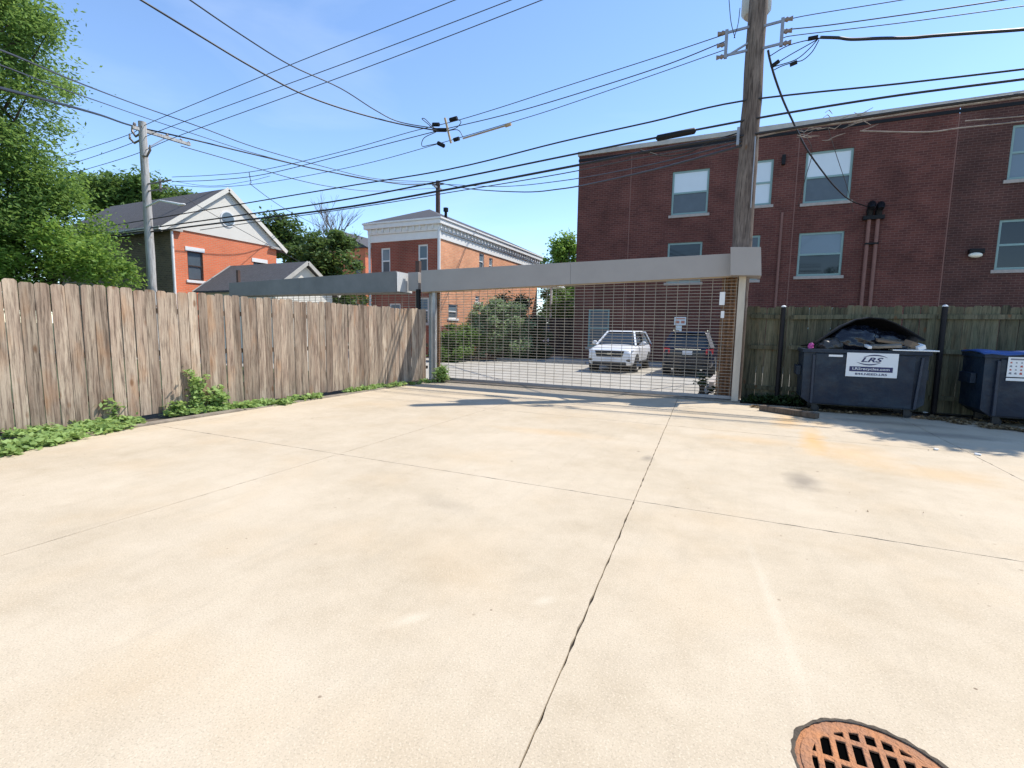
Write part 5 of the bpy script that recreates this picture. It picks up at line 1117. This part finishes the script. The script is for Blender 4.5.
# ------------------------------------------------------------------ cars
def car(label, x, y, flip, paint, grp='cars parked in the lot', van=False, rails=True):
    """front faces -Y at local y=0; flip=True shows the rear to the camera"""
    L, W2 = (4.65, .92) if not van else (5.2, .98); Hh = 1.67 if not van else 2.15
    T = Thing('parked_car' if not van else 'parked_van', (0, 0, 0), label, 'car' if not van else 'van', grp)
    st = [(0.0, .42, .78, .74), (.06, .30, .90, .83), (.25, .24, .99, .90), (.8, .22, 1.05, W2), (1.35, .22, 1.10, W2), (2.3, .22, 1.09, W2), (3.6, .22, 1.10, W2), (4.3, .25, 1.12, W2 - .01), (L - .1, .32, 1.10, .86), (L, .42, 1.02, .80)]
    vs = []; fs = []
    for (yy, zb, zt__, w_) in st:
        h_ = zt__ - zb
        ring_ = [(-w_ * .86, zb), (-w_ * .97, zb + h_ * .12), (-w_, zb + h_ * .45), (-w_ * .985, zb + h_ * .8), (-w_ * .90, zt__ - .03), (-w_ * .6, zt__ + .02), (w_ * .6, zt__ + .02), (w_ * .90, zt__ - .03), (w_ * .985, zb + h_ * .8), (w_, zb + h_ * .45), (w_ * .97, zb + h_ * .12), (w_ * .86, zb)]
        vs += [(a, yy, b) for a, b in ring_]
    n = 12
    for i in range(len(st) - 1):
        for k in range(n): fs.append((i * n + k, i * n + (k + 1) % n, (i + 1) * n + (k + 1) % n, (i + 1) * n + k))
    fs += [tuple(range(n)), tuple(range((len(st) - 1) * n, len(st) * n))[::-1]]
    m = MB(); m.add(vs, fs, True); bd = T.part(m, 'body', MT[paint]); bd.modifiers.new('s', 'SUBSURF').render_levels = 2
    # cabin
    cab = [(1.22, .80, 2.02, .64), (L - .12, .82, L - .62, .66)]; zb, zt__ = 1.06, Hh - .06
    A_ = [(-.80, 1.12), (.80, 1.12), (.83, L - .1), (-.83, L - .1)]; B_ = [(-.55, 1.98), (.55, 1.98), (.60, L - .55), (-.60, L - .55)]
    if van: A_ = [(-.9, .9), (.9, .9), (.92, L - .05), (-.92, L - .05)]; B_ = [(-.78, 1.55), (.78, 1.55), (.84, L - .12), (-.84, L - .12)]
    m = MB(); m.hexa([Vector((a, b, zb)) for a, b in A_] + [Vector((a, b, zt__)) for a, b in B_]); T.part(m, 'window', MT['carglass'])
    m = MB()
    rf = [(-.52, 1.9), (.52, 1.9), (.585, 2.2), (.63, L - .7), (.57, L - .42), (-.57, L - .42), (-.63, L - .7), (-.585, 2.2)] if not van else [(-.74, 1.45), (.74, 1.45), (.82, 1.8), (.87, L - .3), (.84, L - .08), (-.84, L - .08), (-.87, L - .3), (-.82, 1.8)]
    m.add([(a, b, zt__ - .005) for a, b in rf] + [(a * .82, b + (.12 if b < 2.1 else -.12 if b > L - .8 else 0), zt__ + .06) for a, b in rf], [tuple(range(8))[::-1], tuple(range(8, 16))] + [(i, (i + 1) % 8, 8 + (i + 1) % 8, 8 + i) for i in range(8)]); T.part(m, 'roof', MT[paint], bevel=.02)
    for q in range(4):
        m = MB(); a = Vector((*A_[q], zb)); b = Vector((*B_[q], zt__)); m.bar(a, b, .07 if q < 2 else .15, .06); T.part(m, 'pillar', MT[paint])
    for s in (-1, 1):
        m = MB(); a = Vector((s * .825, 2.75, zb)); b = Vector((s * .60, 2.85, zt__)); m.bar(a, b, .02, .09); T.part(m, 'pillar', MT['blackp'])
        m = MB(); m.bar((s * .60, 2.2, zt__ + .09), (s * .60, L - .8, zt__ + .09), .035, .03).box((s * .60 - .015, 2.25, zt__ + .04), (s * .60 + .015, 2.32, zt__ + .08)).box((s * .60 - .015, L - .95, zt__ + .04), (s * .60 + .015, L - .88, zt__ + .08)); (T.part(m, 'roof_rail', MT['chrome']) if rails else None)
        m = MB(); m.ball((s * 1.02, 1.62, 1.14), (.12, .07, .085), 10, 6); m.bar((s * .86, 1.62, 1.1), (s * .96, 1.62, 1.12), .05); T.part(m, 'mirror', MT[paint])
        for yy in (.88, L - .95):
            m = MB(); m.cyl((s * (W2 - .24), yy, .35), (s * (W2 + .012), yy, .35), .40, 24); T.part(m, 'wheel_arch', MT['blackp'])
            m = MB(); m.tube([(s * (W2 - .22), yy, .345), (s * (W2 - .2), yy, .345), (s * (W2 + .01), yy, .345), (s * (W2 + .03), yy, .345)], [.3, .345, .345, .31], 24); wh = T.part(m, 'wheel', MT['rubber'])
            m = MB(); m.cyl((s * (W2 + .02), yy, .345), (s * (W2 + .038), yy, .345), .235, 20); rim = T.part(m, 'rim', MT['chrome'], parent=wh)
        m = MB(); m.box((s * (W2 - .004) - .01, 1.45, .32), (s * (W2 - .004) + .01, L - 1.5, .42)); T.part(m, 'side_trim', MT['blackp'])
    # front
    m = MB(); m.hexa([Vector(v) for v in ((-.50, -.015, .62), (.50, -.015, .62), (.5, .1, .62), (-.5, .1, .62), (-.58, .02, .86), (.58, .02, .86), (.58, .12, .86), (-.58, .12, .86))]); g_ = T.part(m, 'grille', MT['blackp'], bevel=.02)
    m = MB(); m.box((-.54, -.02, .735), (.54, .01, .765)).box((-.08, -.03, .72), (.08, 0, .78)); T.part(m, 'chrome_bar', MT['chrome'], parent=g_)
    m = MB(); m.box((-.66, -.02, .30), (.66, .12, .44)); T.part(m, 'lower_intake', MT['blackp'], bevel=.03)
    for s in (-1, 1):
        m = MB(); m.hexa([Vector(v) for v in ((s * .56, .01, .76), (s * .85, .12, .80), (s * .85, .3, .80), (s * .56, .2, .76), (s * .57, .05, .86), (s * .885, .22, .90), (s * .885, .4, .90), (s * .57, .2, .86))]); T.part(m, 'headlight', MT['headl'], bevel=.015)
        m = MB(); m.box((s * .72 - .09, .02, .46), (s * .72 + .09, .12, .56)); T.part(m, 'fog_light', MT['blackp'], bevel=.02)
        m = MB(); m.hexa([Vector(v) for v in ((s * .62, L + .0, .84), (s * .86, L - .10, .84), (s * .86, L - .25, .84), (s * .62, L - .15, .84), (s * .62, L - .02, 1.02), (s * .87, L - .12, 1.06), (s * .87, L - .27, 1.06), (s * .62, L - .17, 1.02))]); T.part(m, 'tail_light', MT['tail'], bevel=.015)
        m = MB(); m.cyl((s * .5, L - .1, .30), (s * .5, L + .02, .30), .045, 10); T.part(m, 'exhaust', MT['chrome'])
    m = MB(); m.box((-.17, -.04, .47), (.17, -.02, .60)); T.part(m, 'licence_plate', MT['plate'])
    m = MB(); m.box((-.17, L + .012, .82), (.17, L + .03, .96)); T.part(m, 'licence_plate', MT['plate'])
    m = MB(); m.box((-.45, L + .005, 1.0), (.45, L + .03, 1.03)); T.part(m, 'chrome_bar', MT['chrome'])
    m = MB(); m.box((-.78, L - .06, .30), (.78, L + .03, .46)); T.part(m, 'rear_bumper', MT['blackp'], bevel=.03)
    m = MB(); m.box((-.80, L - .05, .50), (.80, L + .05, .68)); T.part(m, 'rear_bumper', MT[paint], bevel=.04)
    if flip: T.o.rotation_euler = (0, 0, pi); T.o.location = (x, y + L, 0)
    else: T.o.location = (x, y, 0)
    return T
car('white crossover car parked facing the gate, sunlit beside the maroon building', -4.5, 18.95, False, 'carw', rails=False)
car('dark blue sport utility car parked with its red tail lights towards the gate', -1.62, 18.9, True, 'card_')
car('white van standing beyond the board fence beside the creeper mound', -12.25, 31.5, False, 'carw', 'vehicles beyond the board fence', van=True)
